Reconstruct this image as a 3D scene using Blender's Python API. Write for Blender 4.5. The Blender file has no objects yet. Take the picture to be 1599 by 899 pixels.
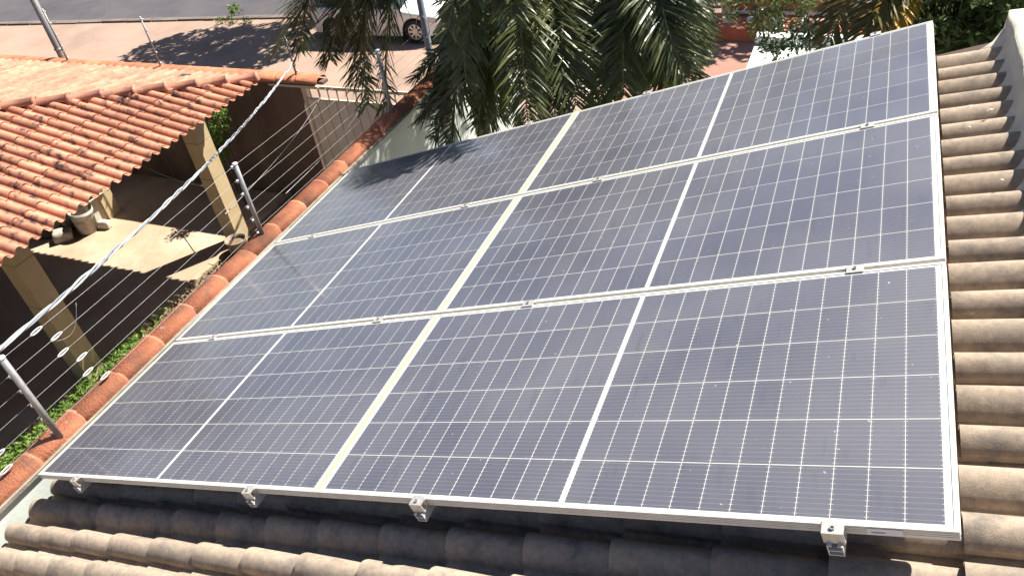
import bpy, bmesh, math, random
from mathutils import Vector, Matrix, Quaternion
random.seed(7)
S_ = bpy.context.scene
COL = S_.collection

# ---------------------------------------------------------------- camera, sky, sun, exposure
R0 = Vector((0.922079, 0.369866, -0.113884))      # camera right
R1 = Vector((0.151232, -0.615246, -0.773694))     # camera down
R2 = Vector((-0.35623, 0.696184, -0.623241))      # camera forward
CAM = Vector((3.874162, -1.335664, 3.196897))
FPX = 1173.9                                       # focal length in pixels of a 1599 wide picture
cam = bpy.data.objects.new('camera', bpy.data.cameras.new('camera'))
COL.objects.link(cam)
cam.data.sensor_width = 36.0
cam.data.lens = 36.0 * FPX / 1599.0
cam.data.clip_start = 0.05
cam.data.clip_end = 2000
M = Matrix.Identity(4)
for i in range(3):
    M[i][0] = R0[i]; M[i][1] = -R1[i]; M[i][2] = -R2[i]; M[i][3] = CAM[i]
cam.matrix_world = M
S_.camera = cam

EL, AZ = math.radians(53.6), math.radians(34.8)    # sun elevation, azimuth from +Y towards +X
SUN = Vector((math.sin(AZ) * math.cos(EL), math.cos(AZ) * math.cos(EL), math.sin(EL)))
W = bpy.data.worlds.new('World'); S_.world = W; W.use_nodes = True
nt = W.node_tree
sky = nt.nodes.new('ShaderNodeTexSky'); sky.sky_type = 'NISHITA'; sky.sun_disc = False
sky.sun_elevation = EL; sky.sun_rotation = AZ
sky.air_density = 0.75; sky.dust_density = 0.8; sky.ozone_density = 1.5
bgn = nt.nodes['Background']; bgn.inputs['Strength'].default_value = 0.05
nt.links.new(sky.outputs[0], bgn.inputs[0])
sl = bpy.data.lights.new('sun', 'SUN'); sl.energy = 5.0; sl.angle = math.radians(0.55); sl.color = (1.0, 0.94, 0.84)
so = bpy.data.objects.new('sun', sl); COL.objects.link(so)
so.rotation_euler = (-SUN).to_track_quat('-Z', 'Y').to_euler(); so.location = SUN * 60
S_.view_settings.view_transform = 'Standard'; S_.view_settings.look = 'None'
S_.view_settings.exposure = 1.45; S_.view_settings.gamma = 1.0
S_.view_settings.use_curve_mapping = False

TH = math.atan(1 / 3.0)                            # roof pitch; the roof falls towards -X
RU = Vector((math.cos(TH), 0, math.sin(TH))); RV = Vector((0, 1, 0)); RN = Vector((-math.sin(TH), 0, math.cos(TH)))
def roofp(u, v, n): return RU * u + RV * v + RN * n
ROT_ROOF = (0, -TH, 0)
def ray(px, py): return R0 * ((px - 800) / FPX) + R1 * ((py - 449.5) / FPX) + R2
def aty(px, py, Y):
    d = ray(px, py); return CAM + d * ((Y - CAM.y) / d.y)
def atz(px, py, Z):
    d = ray(px, py); return CAM + d * ((Z - CAM.z) / d.z)
def proj(P):
    d = Vector(P) - CAM; z = d.dot(R2)
    return (800 + FPX * d.dot(R0) / z, 449.5 + FPX * d.dot(R1) / z, z)

# ---------------------------------------------------------------- materials
def nodes(m): return m.node_tree.nodes, m.node_tree.links
def mat(name, col, col2=None, rough=0.85, scale=5.0, detail=6, bump=0.0, bscale=60.0, metallic=0.0, spec=0.3,
        rand=0.0, lo=0.35, hi=0.65, col3=None, scale3=1.2, lo3=0.5, hi3=0.7, coat=0.0, trans=0.0, stretch=None, speck=None):
    m = bpy.data.materials.new(name); m.use_nodes = True
    n, l = nodes(m); b = n['Principled BSDF']
    b.inputs['Roughness'].default_value = rough; b.inputs['Metallic'].default_value = metallic
    b.inputs['Specular IOR Level'].default_value = spec
    b.inputs['Coat Weight'].default_value = coat
    g = n.new('ShaderNodeNewGeometry'); pos = g.outputs['Position']
    if stretch:
        mp = n.new('ShaderNodeMapping'); mp.inputs['Scale'].default_value = stretch
        l.new(pos, mp.inputs['Vector']); pos = mp.outputs[0]
    def noise(sc, dt=detail):
        t = n.new('ShaderNodeTexNoise'); t.inputs['Scale'].default_value = sc; t.inputs['Detail'].default_value = dt
        t.inputs['Roughness'].default_value = 0.62
        l.new(pos, t.inputs['Vector']); return t
    def mask(sc, a, c):
        t = noise(sc); r = n.new('ShaderNodeMapRange'); r.inputs['From Min'].default_value = a; r.inputs['From Max'].default_value = c
        l.new(t.outputs['Fac'], r.inputs['Value']); return r.outputs[0]
    def mix(f, a, c):
        x = n.new('ShaderNodeMix'); x.data_type = 'RGBA'
        l.new(f, x.inputs[0]) if not isinstance(f, float) else None
        if isinstance(f, float): x.inputs[0].default_value = f
        for s, k in ((a, 6), (c, 7)):
            if isinstance(s, tuple): x.inputs[k].default_value = (*s, 1)
            else: l.new(s, x.inputs[k])
        return x.outputs[2]
    out = col
    if col2: out = mix(mask(scale, lo, hi), col, col2)
    if col3: out = mix(mask(scale3, lo3, hi3), out, col3)
    if speck: out = mix(mask(speck[1], speck[2], speck[2] + 0.03), out, speck[0])
    if rand:
        oi = n.new('ShaderNodeObjectInfo'); hs = n.new('ShaderNodeHueSaturation')
        mr = n.new('ShaderNodeMapRange'); mr.inputs['To Min'].default_value = 1 - rand; mr.inputs['To Max'].default_value = 1 + rand
        l.new(oi.outputs['Random'], mr.inputs['Value']); l.new(mr.outputs[0], hs.inputs['Value'])
        if isinstance(out, tuple): hs.inputs['Color'].default_value = (*out, 1)
        else: l.new(out, hs.inputs['Color'])
        out = hs.outputs[0]
    if isinstance(out, tuple): b.inputs['Base Color'].default_value = (*out, 1)
    else: l.new(out, b.inputs['Base Color'])
    if bump:
        t = noise(bscale, 4); bp = n.new('ShaderNodeBump'); bp.inputs['Strength'].default_value = bump; bp.inputs['Distance'].default_value = 0.01
        l.new(t.outputs['Fac'], bp.inputs['Height']); l.new(bp.outputs[0], b.inputs['Normal'])
    if trans:
        tr = n.new('ShaderNodeBsdfTranslucent'); ms = n.new('ShaderNodeMixShader'); ms.inputs[0].default_value = trans
        if isinstance(out, tuple): tr.inputs['Color'].default_value = (*out, 1)
        else: l.new(out, tr.inputs['Color'])
        l.new(b.outputs[0], ms.inputs[1]); l.new(tr.outputs[0], ms.inputs[2]); l.new(ms.outputs[0], n['Material Output'].inputs['Surface'])
    return m

MT = {}
MT['alu'] = mat('anodised_aluminium', (0.666, 0.657, 0.621), (0.594, 0.576, 0.522), rough=0.4, metallic=0.25, scale=14, spec=0.5)
MT['aluglare'] = mat('glare_tinted_aluminium', (0.58, 0.51, 0.32), (0.52, 0.45, 0.28), rough=0.4, metallic=0.2, scale=10, spec=0.5)  # warm glare on the short rails, put into their base colour
MT['clamp'] = mat('clamp_aluminium', (0.62, 0.60, 0.56), (0.50, 0.48, 0.44), rough=0.45, metallic=0.6, scale=60)
MT['steel'] = mat('galvanised_steel', (0.243, 0.243, 0.243), (0.324, 0.324, 0.320), rough=0.5, metallic=0.5, scale=30)
MT['back'] = mat('white_backsheet', (0.52, 0.52, 0.50), (0.46, 0.455, 0.43), rough=0.25, scale=8, spec=0.5)
MT['tile'] = mat('weathered_concrete_tile', (0.37, 0.292, 0.22), (0.262, 0.219, 0.178), rough=0.95, scale=42, detail=9, bump=0.28, bscale=300, rand=0.13,
                 col3=(0.13, 0.12, 0.112), scale3=9.0, lo3=0.50, hi3=0.78, spec=0.1, speck=((0.50, 0.45, 0.38), 48.0, 0.70))
MT['mortar'] = mat('whitewashed_mortar', (0.612, 0.578, 0.493), (0.510, 0.476, 0.408), rough=0.95, scale=6, bump=0.3, bscale=40)
MT['greymortar'] = mat('grey_mortar', (0.26, 0.24, 0.20), (0.18, 0.165, 0.14), rough=0.95, scale=9, bump=0.4, bscale=50)
MT['white_wall'] = mat('pale_mint_wall_paint', (0.595, 0.646, 0.603), (0.527, 0.578, 0.544), rough=0.9, scale=2.5, bump=0.15, bscale=30, col3=(0.442, 0.468, 0.425), scale3=0.9, lo3=0.6, hi3=0.8)
MT['clay'] = mat('terracotta_coping', (0.45, 0.18, 0.10), (0.36, 0.13, 0.075), rough=0.9, scale=8, bump=0.5, bscale=70, rand=0.16,
                 col3=(0.17, 0.10, 0.075), scale3=5.5, lo3=0.50, hi3=0.72, spec=0.15, speck=((0.44, 0.33, 0.25), 14.0, 0.66))
MT['roofclay'] = mat('terracotta_roof_tile', (0.50, 0.235, 0.15), (0.40, 0.165, 0.10), rough=0.85, scale=9, bump=0.25, bscale=80, rand=0.26,
                     col3=(0.06, 0.043, 0.04), scale3=6.5, lo3=0.53, hi3=0.66, speck=((0.56, 0.36, 0.26), 22.0, 0.68))
MT['roofpink'] = mat('pinkish_roof_tile', (0.44, 0.215, 0.145), (0.34, 0.145, 0.095), rough=0.85, scale=7, bump=0.25, bscale=80, rand=0.2,  # pinker clay mix for the street slope and hip caps
                     col3=(0.20, 0.11, 0.085), scale3=4.5, lo3=0.55, hi3=0.72, speck=((0.55, 0.36, 0.27), 16.0, 0.68))
MT['deck'] = mat('dark_roof_timber', (0.09, 0.06, 0.045), (0.06, 0.04, 0.03), rough=0.9)
MT['cream'] = mat('cream_pillar_paint', (0.480, 0.384, 0.232), (0.432, 0.336, 0.200), rough=0.85, scale=4, bump=0.1, bscale=50, col3=(0.176, 0.152, 0.120), scale3=2.2, lo3=0.64, hi3=0.82)
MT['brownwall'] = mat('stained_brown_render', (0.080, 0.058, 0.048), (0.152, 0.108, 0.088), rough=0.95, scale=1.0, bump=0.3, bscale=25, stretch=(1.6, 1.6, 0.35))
MT['yard'] = mat('yard_concrete', (0.39, 0.275, 0.19), (0.31, 0.215, 0.15), rough=0.95, scale=1.6, bump=0.2, bscale=18, col3=(0.40, 0.33, 0.25), scale3=0.9)
MT['ground'] = mat('dry_earth', (0.36, 0.27, 0.20), (0.28, 0.21, 0.15), rough=1.0, scale=0.6, bump=0.3, bscale=12)
MT['street'] = mat('dusty_street', (0.293, 0.209, 0.163), (0.243, 0.171, 0.133), rough=0.95, scale=0.7, bump=0.25, bscale=10, col3=(0.205, 0.141, 0.114), scale3=0.35, lo3=0.5, hi3=0.75)
MT['redpath'] = mat('reddish_earth_path', (0.30, 0.165, 0.125), (0.235, 0.125, 0.095), rough=0.95, scale=1.2, bump=0.3, bscale=12)
MT['asphalt'] = mat('worn_asphalt', (0.060, 0.058, 0.066), (0.080, 0.074, 0.080), rough=0.9, scale=0.9, bump=0.4, bscale=30, col3=(0.044, 0.042, 0.048), scale3=0.3)
MT['kerb'] = mat('dark_kerb', (0.10, 0.085, 0.08), (0.17, 0.14, 0.12), rough=0.95, scale=2)  # dark mix shared by kerb stones and the gutter strip
MT['soil'] = mat('bed_soil', (0.216, 0.152, 0.096), (0.136, 0.096, 0.064), rough=1.0, scale=9, bump=0.6, bscale=30)
MT['bedkerb'] = mat('bed_edging', (0.376, 0.288, 0.192), (0.304, 0.224, 0.152), rough=0.95, scale=5, bump=0.3)
MT['gate'] = mat('grey_painted_gate', (0.60, 0.54, 0.48), (0.52, 0.465, 0.41), rough=0.6, scale=3, rand=0.05)
MT['gatef'] = mat('cream_gate_frame', (0.510, 0.442, 0.340), (0.442, 0.383, 0.289), rough=0.6, scale=5)
MT['wire'] = mat('fence_wire_steel', (0.25, 0.25, 0.245), rough=0.45, metallic=0.3)
MT['cable1'] = mat('bare_aluminium_strand', (0.528, 0.536, 0.544), (0.400, 0.408, 0.424), rough=0.4, metallic=0.3, scale=30)
MT['cable2'] = mat('grey_cable_sheath', (0.17, 0.19, 0.23), rough=0.55)
MT['plastic'] = mat('black_plastic', (0.02, 0.02, 0.022), rough=0.5)
MT['insul'] = mat('white_insulator', (0.560, 0.560, 0.560), rough=0.4)
MT['bucket'] = mat('dirty_bucket', (0.30, 0.25, 0.21), (0.16, 0.13, 0.11), rough=0.8, scale=12)
MT['sack'] = mat('paper_sack', (0.378, 0.333, 0.288), (0.270, 0.225, 0.198), rough=0.9, scale=9, bump=0.5, bscale=25, col3=(0.216, 0.117, 0.090), scale3=14, lo3=0.6, hi3=0.65)
MT['greypail'] = mat('dirty_grey_plastic', (0.37, 0.34, 0.31), (0.25, 0.225, 0.20), rough=0.7, scale=6, bump=0.15, bscale=30)
MT['palebag'] = mat('pale_sack', (0.527, 0.493, 0.399), (0.408, 0.374, 0.297), rough=0.9, scale=10, bump=0.4, bscale=25)
MT['yellow'] = mat('yellow_rim', (0.55, 0.40, 0.06), rough=0.6)
MT['carpaint'] = mat('white_car_paint', (0.703, 0.703, 0.694), rough=0.25, coat=0.6, spec=0.5)
MT['carglass'] = mat('car_glass', (0.03, 0.04, 0.05), rough=0.05, spec=0.8)
MT['tyre'] = mat('tyre_rubber', (0.025, 0.025, 0.027), rough=0.8)
MT['rim'] = mat('alloy_rim', (0.55, 0.54, 0.50), rough=0.35, metallic=0.6)
MT['lamp'] = mat('headlamp_lens', (0.45, 0.47, 0.5), rough=0.1, spec=0.8)
MT['redlamp'] = mat('tail_lamp_lens', (0.5, 0.02, 0.03), rough=0.15, spec=0.8)
MT['redslab'] = mat('red_painted_concrete', (0.425, 0.128, 0.072), (0.357, 0.102, 0.060), rough=0.85, scale=2)
MT['trunk'] = mat('palm_trunk', (0.20, 0.17, 0.13), (0.13, 0.11, 0.085), rough=0.95, scale=9, bump=0.5, bscale=20)
MT['bark'] = mat('bark', (0.17, 0.135, 0.10), (0.10, 0.08, 0.06), rough=0.95, scale=7, bump=0.5, bscale=20)
MT['palm'] = mat('palm_leaf', (0.135, 0.15, 0.052), (0.06, 0.085, 0.035), rough=0.32, spec=0.6, scale=3.5, trans=0.42)
MT['palmdry'] = mat('drying_palm_leaf', (0.16, 0.12, 0.035), (0.07, 0.075, 0.026), rough=0.45, spec=0.45, scale=3.0, trans=0.15)
MT['palmyellow'] = mat('yellow_palm_leaf', (0.440, 0.264, 0.016), (0.320, 0.200, 0.016), rough=0.5, scale=5, trans=0.3)
MT['rachis'] = mat('palm_rachis', (0.16, 0.17, 0.06), rough=0.5)
MT['leafmid'] = mat('mid_green_leaf', (0.128, 0.170, 0.051), (0.085, 0.119, 0.038), rough=0.38, spec=0.5, scale=4, trans=0.4)
MT['leafdark'] = mat('dark_green_leaf', (0.032, 0.053, 0.024), (0.047, 0.068, 0.028), rough=0.4, spec=0.5, scale=3, trans=0.12)
MT['leafbright'] = mat('bright_green_leaf', (0.175, 0.27, 0.05), (0.10, 0.185, 0.035), rough=0.5, scale=7, trans=0.3)
MT['leafdry'] = mat('dry_leaf', (0.20, 0.145, 0.08), (0.12, 0.085, 0.05), rough=0.9, scale=9)
MT['label'] = mat('paper_label', (0.72, 0.70, 0.74), rough=0.5)
MT['ink'] = mat('black_ink', (0.03, 0.03, 0.03), rough=0.6)
MT['dropping'] = mat('pale_debris', (0.72, 0.68, 0.58), rough=0.9)

def cell_material():
    m = bpy.data.materials.new('silicon_cell_behind_glass'); m.use_nodes = True
    n, l = nodes(m); b = n['Principled BSDF']
    b.inputs['Specular IOR Level'].default_value = 0.6
    tc = n.new('ShaderNodeTexCoord'); sx = n.new('ShaderNodeSeparateXYZ'); l.new(tc.outputs['Object'], sx.inputs[0])
    def math_(op, a, b_=None, c=None):
        x = n.new('ShaderNodeMath'); x.operation = op
        for i, s in enumerate((a, b_, c)):
            if s is None: continue
            if isinstance(s, (int, float)): x.inputs[i].default_value = s
            else: l.new(s, x.inputs[i])
        return x.outputs[0]
    # ten busbars along the long side of the module (local x); cell runs 0..CW in x, 0..CH in y
    fy = math_('FRACT', math_('MULTIPLY', sx.outputs[1], 10.0 / 0.1783))
    dy = math_('ABSOLUTE', math_('SUBTRACT', fy, 0.5))
    bar = math_('LESS_THAN', dy, 0.03)
    ex = math_('ABSOLUTE', math_('SUBTRACT', sx.outputs[0], 0.0894 / 2))
    endm = math_('GREATER_THAN', ex, 0.0894 / 2 - 0.0048)
    tick = math_('MULTIPLY', math_('LESS_THAN', dy, 0.055), endm)
    g = n.new('ShaderNodeNewGeometry')
    def noise(sc, dt=5, st=None):
        t = n.new('ShaderNodeTexNoise'); t.inputs['Scale'].default_value = sc; t.inputs['Detail'].default_value = dt
        if st:
            mp = n.new('ShaderNodeMapping'); mp.inputs['Scale'].default_value = st; mp.inputs['Rotation'].default_value = (0, 0, 0.6)
            l.new(g.outputs['Position'], mp.inputs[0]); l.new(mp.outputs[0], t.inputs['Vector'])
        else: l.new(g.outputs['Position'], t.inputs['Vector'])
        return t.outputs['Fac']
    def rng(f, a, c, o0=0.0, o1=1.0):
        r = n.new('ShaderNodeMapRange'); r.inputs[1].default_value = a; r.inputs[2].default_value = c
        r.inputs[3].default_value = o0; r.inputs[4].default_value = o1
        l.new(f, r.inputs[0]); return r.outputs[0]
    def mix(f, a, c):
        x = n.new('ShaderNodeMix'); x.data_type = 'RGBA'
        if isinstance(f, float): x.inputs[0].default_value = f
        else: l.new(f, x.inputs[0])
        for s, k in ((a, 6), (c, 7)):
            if isinstance(s, tuple): x.inputs[k].default_value = (*s, 1)
            else: l.new(s, x.inputs[k])
        return x.outputs[2]
    oi = n.new('ShaderNodeObjectInfo')
    base = mix(oi.outputs['Random'], (0.034, 0.037, 0.062), (0.050, 0.053, 0.078))
    dust = rng(noise(1.1), 0.32, 0.72, 0.08, 0.22)
    base = mix(dust, base, (0.26, 0.255, 0.25))
    wipe = rng(noise(9.0, 8, (2.6, 0.6, 1.0)), 0.60, 0.74, 0.0, 0.35)
    base = mix(wipe, base, (0.035, 0.037, 0.055))
    speck = rng(noise(55.0, 3), 0.735, 0.77, 0.0, 0.6)
    base = mix(speck, base, (0.6, 0.58, 0.52))
    barf = math_('MULTIPLY', bar, 0.20)
    base = mix(barf, base, (0.5, 0.5, 0.5))
    base = mix(math_('MULTIPLY', tick, 0.42), base, (0.62, 0.61, 0.54))
    l.new(base, b.inputs['Base Color'])
    l.new(rng(noise(2.2), 0.3, 0.7, 0.50, 0.62), b.inputs['Roughness'])
    b.inputs['Coat Weight'].default_value = 1.0; l.new(rng(noise(1.4), 0.3, 0.7, 0.05, 0.16), b.inputs['Coat Roughness'])
    return m
MT['cell'] = cell_material()

# ---------------------------------------------------------------- mesh helpers
class MB:
    def __init__(s): s.v = []; s.f = []; s.mi = []; s.cur = 0
    def add(s, vs, fs):
        o = len(s.v); s.v += [tuple(p) for p in vs]; s.f += [tuple(i + o for i in f) for f in fs]; s.mi += [s.cur] * len(fs)
    def box(s, a, b, R=None):
        x0, y0, z0 = a; x1, y1, z1 = b
        vs = [Vector(p) for p in ((x0, y0, z0), (x1, y0, z0), (x1, y1, z0), (x0, y1, z0), (x0, y0, z1), (x1, y0, z1), (x1, y1, z1), (x0, y1, z1))]
        if R: vs = [R @ p for p in vs]
        s.add(vs, [(0, 3, 2, 1), (4, 5, 6, 7), (0, 1, 5, 4), (1, 2, 6, 5), (2, 3, 7, 6), (3, 0, 4, 7)])
    def tube(s, pts, r, k=6, closed=False, caps=True):
        pts = [Vector(p) for p in pts]; n = len(pts); rings = []
        up = Vector((0.13, 0.27, 0.95)).normalized()
        for i, p in enumerate(pts):
            if closed: t = pts[(i + 1) % n] - pts[i - 1]
            else: t = pts[min(i + 1, n - 1)] - pts[max(i - 1, 0)]
            t.normalize()
            a = t.cross(up)
            if a.length < 1e-3: a = t.cross(Vector((1, 0, 0)))
            a.normalize(); b = t.cross(a)
            rr = r[i] if isinstance(r, (list, tuple)) else r
            rings.append([p + (a * math.cos(q) + b * math.sin(q)) * rr for q in (2 * math.pi * j / k for j in range(k))])
        vs = [p for g in rings for p in g]; fs = []
        for i in range(n if closed else n - 1):
            i2 = (i + 1) % n
            for j in range(k):
                fs.append((i * k + j, i * k + (j + 1) % k, i2 * k + (j + 1) % k, i2 * k + j))
        if caps and not closed: fs += [tuple(range(k))[::-1], tuple((n - 1) * k + j for j in range(k))]
        s.add(vs, fs)
    def lathe(s, prof, c, k=16, capb=True, capt=False):
        vs = []; fs = []; n = len(prof)
        for r, z in prof:
            for j in range(k):
                q = 2 * math.pi * j / k; vs.append((c[0] + r * math.cos(q), c[1] + r * math.sin(q), c[2] + z))
        for i in range(n - 1):
            for j in range(k):
                fs.append((i * k + j, i * k + (j + 1) % k, (i + 1) * k + (j + 1) % k, (i + 1) * k + j))
        if capb: fs.append(tuple(range(k))[::-1])
        if capt: fs.append(tuple((n - 1) * k + j for j in range(k)))
        s.add(vs, fs)
    def extrude(s, prof, along, closed=True):           # prof: list of Vector, swept along the vector
        n = len(prof); vs = [Vector(p) for p in prof] + [Vector(p) + along for p in prof]
        fs = [(i, (i + 1) % n, n + (i + 1) % n, n + i) for i in range(n if closed else n - 1)]
        if closed: fs += [tuple(range(n))[::-1], tuple(range(n, 2 * n))]
        s.add(vs, fs)
    def mesh(s, name, mats, smooth=False):
        me = bpy.data.meshes.new(name); me.from_pydata(s.v, [], s.f)
        for m in (mats if isinstance(mats, (list, tuple)) else [mats]): me.materials.append(m)
        me.polygons.foreach_set('material_index', s.mi)
        if smooth: me.polygons.foreach_set('use_smooth', [True] * len(s.f))
        me.update(); return me
    def build(s, name, mats, parent=None, smooth=False):
        if parent is not None:                            # world coordinates -> parent's space (parents are only moved)
            o = parent['_loc'] if '_loc' in parent else (0, 0, 0)
            s.v = [(x - o[0], y - o[1], z - o[2]) for x, y, z in s.v]
        return link(name, s.mesh(name, mats, smooth), parent)
def link(name, me, parent=None, loc=None, rot=None):
    o = bpy.data.objects.new(name, me); COL.objects.link(o)
    if parent is not None:
        o.parent = parent
        if '_loc' in parent: o['_loc'] = list(parent['_loc'])
    if loc is not None: o.location = loc
    if rot is not None: o.rotation_euler = rot
    return o
def tag(o, label=None, cat=None, group=None, kind=None):
    if label: o['label'] = label
    if cat: o['category'] = cat
    if group: o['group'] = group
    if kind: o['kind'] = kind
    return o
def thing(name, loc, label, cat, group=None):
    o = bpy.data.objects.new(name, None); COL.objects.link(o); o.location = loc; o['_loc'] = list(loc); o.empty_display_size = 0.1
    return tag(o, label, cat, group)
def struct(name, mb, m, smooth=False): return tag(mb.build(name, m, None, smooth), kind='structure')
def box_obj(name, a, b, m, parent=None):
    mb = MB(); mb.box(a, b); return mb.build(name, m, parent)

# ---------------------------------------------------------------- ground, street, yards
G = -3.5; GS = -3.9
mb = MB(); mb.add([(-600, -600, -4.1), (600, -600, -4.1), (600, 600, -4.1), (-600, 600, -4.1)], [(0, 1, 2, 3)]); struct('ground', mb, MT['ground'])
KD = Vector((1, 0.125, 0)).normalized(); KN = Vector((-KD.y, KD.x, 0)); K0 = Vector((-14.4, 16.66, GS))
def kp(a, b, z=0): return K0 + KD * a + KN * b + Vector((0, 0, z))
mb = MB(); mb.add([(-45, 7.86, GS), (45, 7.86, GS), kp(60, 0), kp(-32, 0)], [(0, 1, 2, 3)]); struct('dirt_verge', mb, MT['street'])
mb = MB(); mb.add([kp(-32, 0.22, -0.1), kp(60, 0.22, -0.1), kp(60, 9, -0.08), kp(-32, 9, -0.08)], [(0, 1, 2, 3)]); struct('road', mb, MT['asphalt'])
mb = MB(); 
pr_ = [kp(-32, 0.0, -0.15), kp(-32, 0.0, 0.03), kp(-32, 0.13, 0.03), kp(-32, 0.15, -0.085), kp(-32, 0.62, -0.09), kp(-32, 0.62, -0.15)]
mb.extrude(pr_, KD * 92); kerb_o = struct('kerb', mb, MT['kerb'])
rk = random.Random(4)
for i in range(34):
    a0 = -12 + i * 0.98; z_ = rk.uniform(-0.01, 0.02); d_ = rk.uniform(-0.015, 0.015); mb = MB()
    q_ = [kp(a0, -0.02 + d_, -0.12), kp(a0 + 0.94, -0.02 + d_, -0.12), kp(a0 + 0.94, 0.145 + d_, -0.12), kp(a0, 0.145 + d_, -0.12)]
    mb.add(q_ + [p + Vector((0, 0, 0.165 + z_)) for p in q_], [(0, 3, 2, 1), (4, 5, 6, 7), (0, 1, 5, 4), (1, 2, 6, 5), (2, 3, 7, 6), (3, 0, 4, 7)])
    mb.build('kerb_stone', MT['kerb'], kerb_o)
mb = MB(); mb.box((-16, -8, -3.7), (-4.88, 7.66, G)); mb.box((-3.95, -8, -3.7), (-0.36, 7.66, G)); struct('yard_floor', mb, MT['yard'])
mb = MB(); mb.add([(-0.9, 7.93, GS + 0.004), (5.5, 7.93, GS + 0.004), (5.5, 16.4, GS + 0.004), (-0.3, 16.4, GS + 0.004)], [(0, 1, 2, 3)]); struct('red_driveway', mb, MT['redpath'])
mb = MB(); mb.box((-0.1, 3.6, -3.7), (14, 7.66, G + 0.002)); struct('front_yard', mb, MT['yard'])
mb = MB(); mb.box((-4.88, -8, -3.7), (-3.95, 7.66, G - 0.03)); struct('planting_bed', mb, MT['soil'])
mb = MB()
for i in range(30):
    y = -6 + i * 0.46; j = random.uniform(-0.012, 0.012)
    mb.box((-4.97 + j, y, G - 0.05), (-4.86 + j, y + 0.44, G + 0.045 + j))
struct('bed_edging', mb, MT['bedkerb'])

def leaf(mb, p, d, up, L, wd, fold=0.25):
    d = d.normalized(); s = d.cross(up)
    if s.length < 1e-3: s = d.cross(Vector((1, 0, 0)))
    s.normalize(); nn = s.cross(d)
    m = p + d * L * 0.5 - nn * L * 0.05
    mb.add([p, m + s * wd * 0.5 + nn * wd * fold, p + d * L - nn * L * 0.18, m - s * wd * 0.5 + nn * wd * fold, m], [(0, 1, 4), (4, 1, 2), (0, 4, 3), (4, 2, 3)])
def rvec(rg): 
    while True:
        v = Vector((rg.uniform(-1, 1), rg.uniform(-1, 1), rg.uniform(-1, 1)))
        if 0.05 < v.length < 1: return v
mb = MB(); rg = random.Random(3)
for i in range(3600):
    y = rg.uniform(-1.5, 4.3)
    if y > 3.7 and rg.random() < 0.75: continue
    p = Vector((rg.uniform(-4.83, -4.3), y, G - 0.02)); h = rg.uniform(0.02, 0.17)
    p.z += h; leaf(mb, p, Vector((rg.uniform(-1, 1), rg.uniform(-1, 1), rg.uniform(-0.1, 0.7))), Vector((0, 0, 1)), rg.uniform(0.05, 0.10), rg.uniform(0.02, 0.05))
    if i % 2 == 0: leaf(mb, p + rvec(rg) * 0.06, Vector((rg.uniform(-.6, .6), rg.uniform(-.6, .6), rg.uniform(0.4, 1.0))), rvec(rg), rg.uniform(0.08, 0.17), rg.uniform(0.008, 0.016))
o = mb.build('ground_cover', MT['leafbright']); tag(o, 'low bright green ground cover in the bed along the coping', 'plants', kind='stuff')
mb = MB()
for i in range(900):
    y = rg.uniform(3.6, 6.2); p = Vector((rg.uniform(-4.83, -4.35), y, G + rg.uniform(-0.02, 0.07)))
    leaf(mb, p, rvec(rg), Vector((0, 0, 1)), rg.uniform(0.05, 0.11), rg.uniform(0.02, 0.05))
o = mb.build('dry_litter', MT['leafdry']); tag(o, 'brown dry leaf litter at the far end of the bed', 'leaf litter', kind='stuff')

# ---------------------------------------------------------------- boundary wall with terracotta coping
bw = thing('boundary_wall', (-0.23, 2.3, G), 'pale mint boundary wall with orange terracotta coping beside the solar panels', 'wall')
box_obj('wall_body', (-0.335, -4.5, G - 0.2), (-0.165, 7.64, -0.128), MT['white_wall'], bw)
mb = MB(); mb.box((-0.345, -4.5, -0.13), (-0.140, 7.64, -0.105)); mb.build('mortar_bed', MT['greymortar'], bw)
def coping_mesh(Lc, half, hgt, flare):
    mb = MB(); ns = 10
    for t, k in ((0, 1.0), (Lc * 0.93, 1.0 - flare), (Lc * 0.935, 1.03), (Lc, 1.03)):
        ring = []
        for i in range(ns + 1):
            a = math.pi * i / ns
            x = -math.cos(a); z = math.sin(a) ** 0.75
            ring.append((x * half * (0.985 if k < 1.05 else 1.0), t, z * hgt * k))
        mb.v += ring
    for r in range(3):
        for i in range(ns):
            a = r * (ns + 1) + i; mb.f.append((a, a + 1, a + ns + 2, a + ns + 1)); mb.mi.append(0)
    # thickness at the two ends and lower rims
    n0 = len(mb.v)
    for t in (0, Lc):
        for i in range(ns + 1):
            a = math.pi * i / ns; mb.v.append((-math.cos(a) * half * 0.86, t, math.sin(a) ** 0.75 * hgt * 0.8))
    for i in range(ns):
        mb.f.append((i + 1, i, n0 + i, n0 + i + 1)); mb.mi.append(0)
        b0 = 3 * (ns + 1) + i; mb.f.append((b0, b0 + 1, n0 + ns + 1 + i + 1, n0 + ns + 1 + i)); mb.mi.append(0)
    return mb.mesh('coping_tile', MT['clay'], True)
cm = coping_mesh(0.362, 0.092, 0.066, 0.02)
y = -1.65; i = 0
while y < 7.3:
    link('coping_tile', cm, bw, (-0.022 + random.uniform(-.005, .005), y - 2.3, 3.393 + random.uniform(-.004, .004)), (random.uniform(-.012, .012), random.uniform(-.02, .02), random.uniform(-.012, .012)))
    y += 0.352

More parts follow.
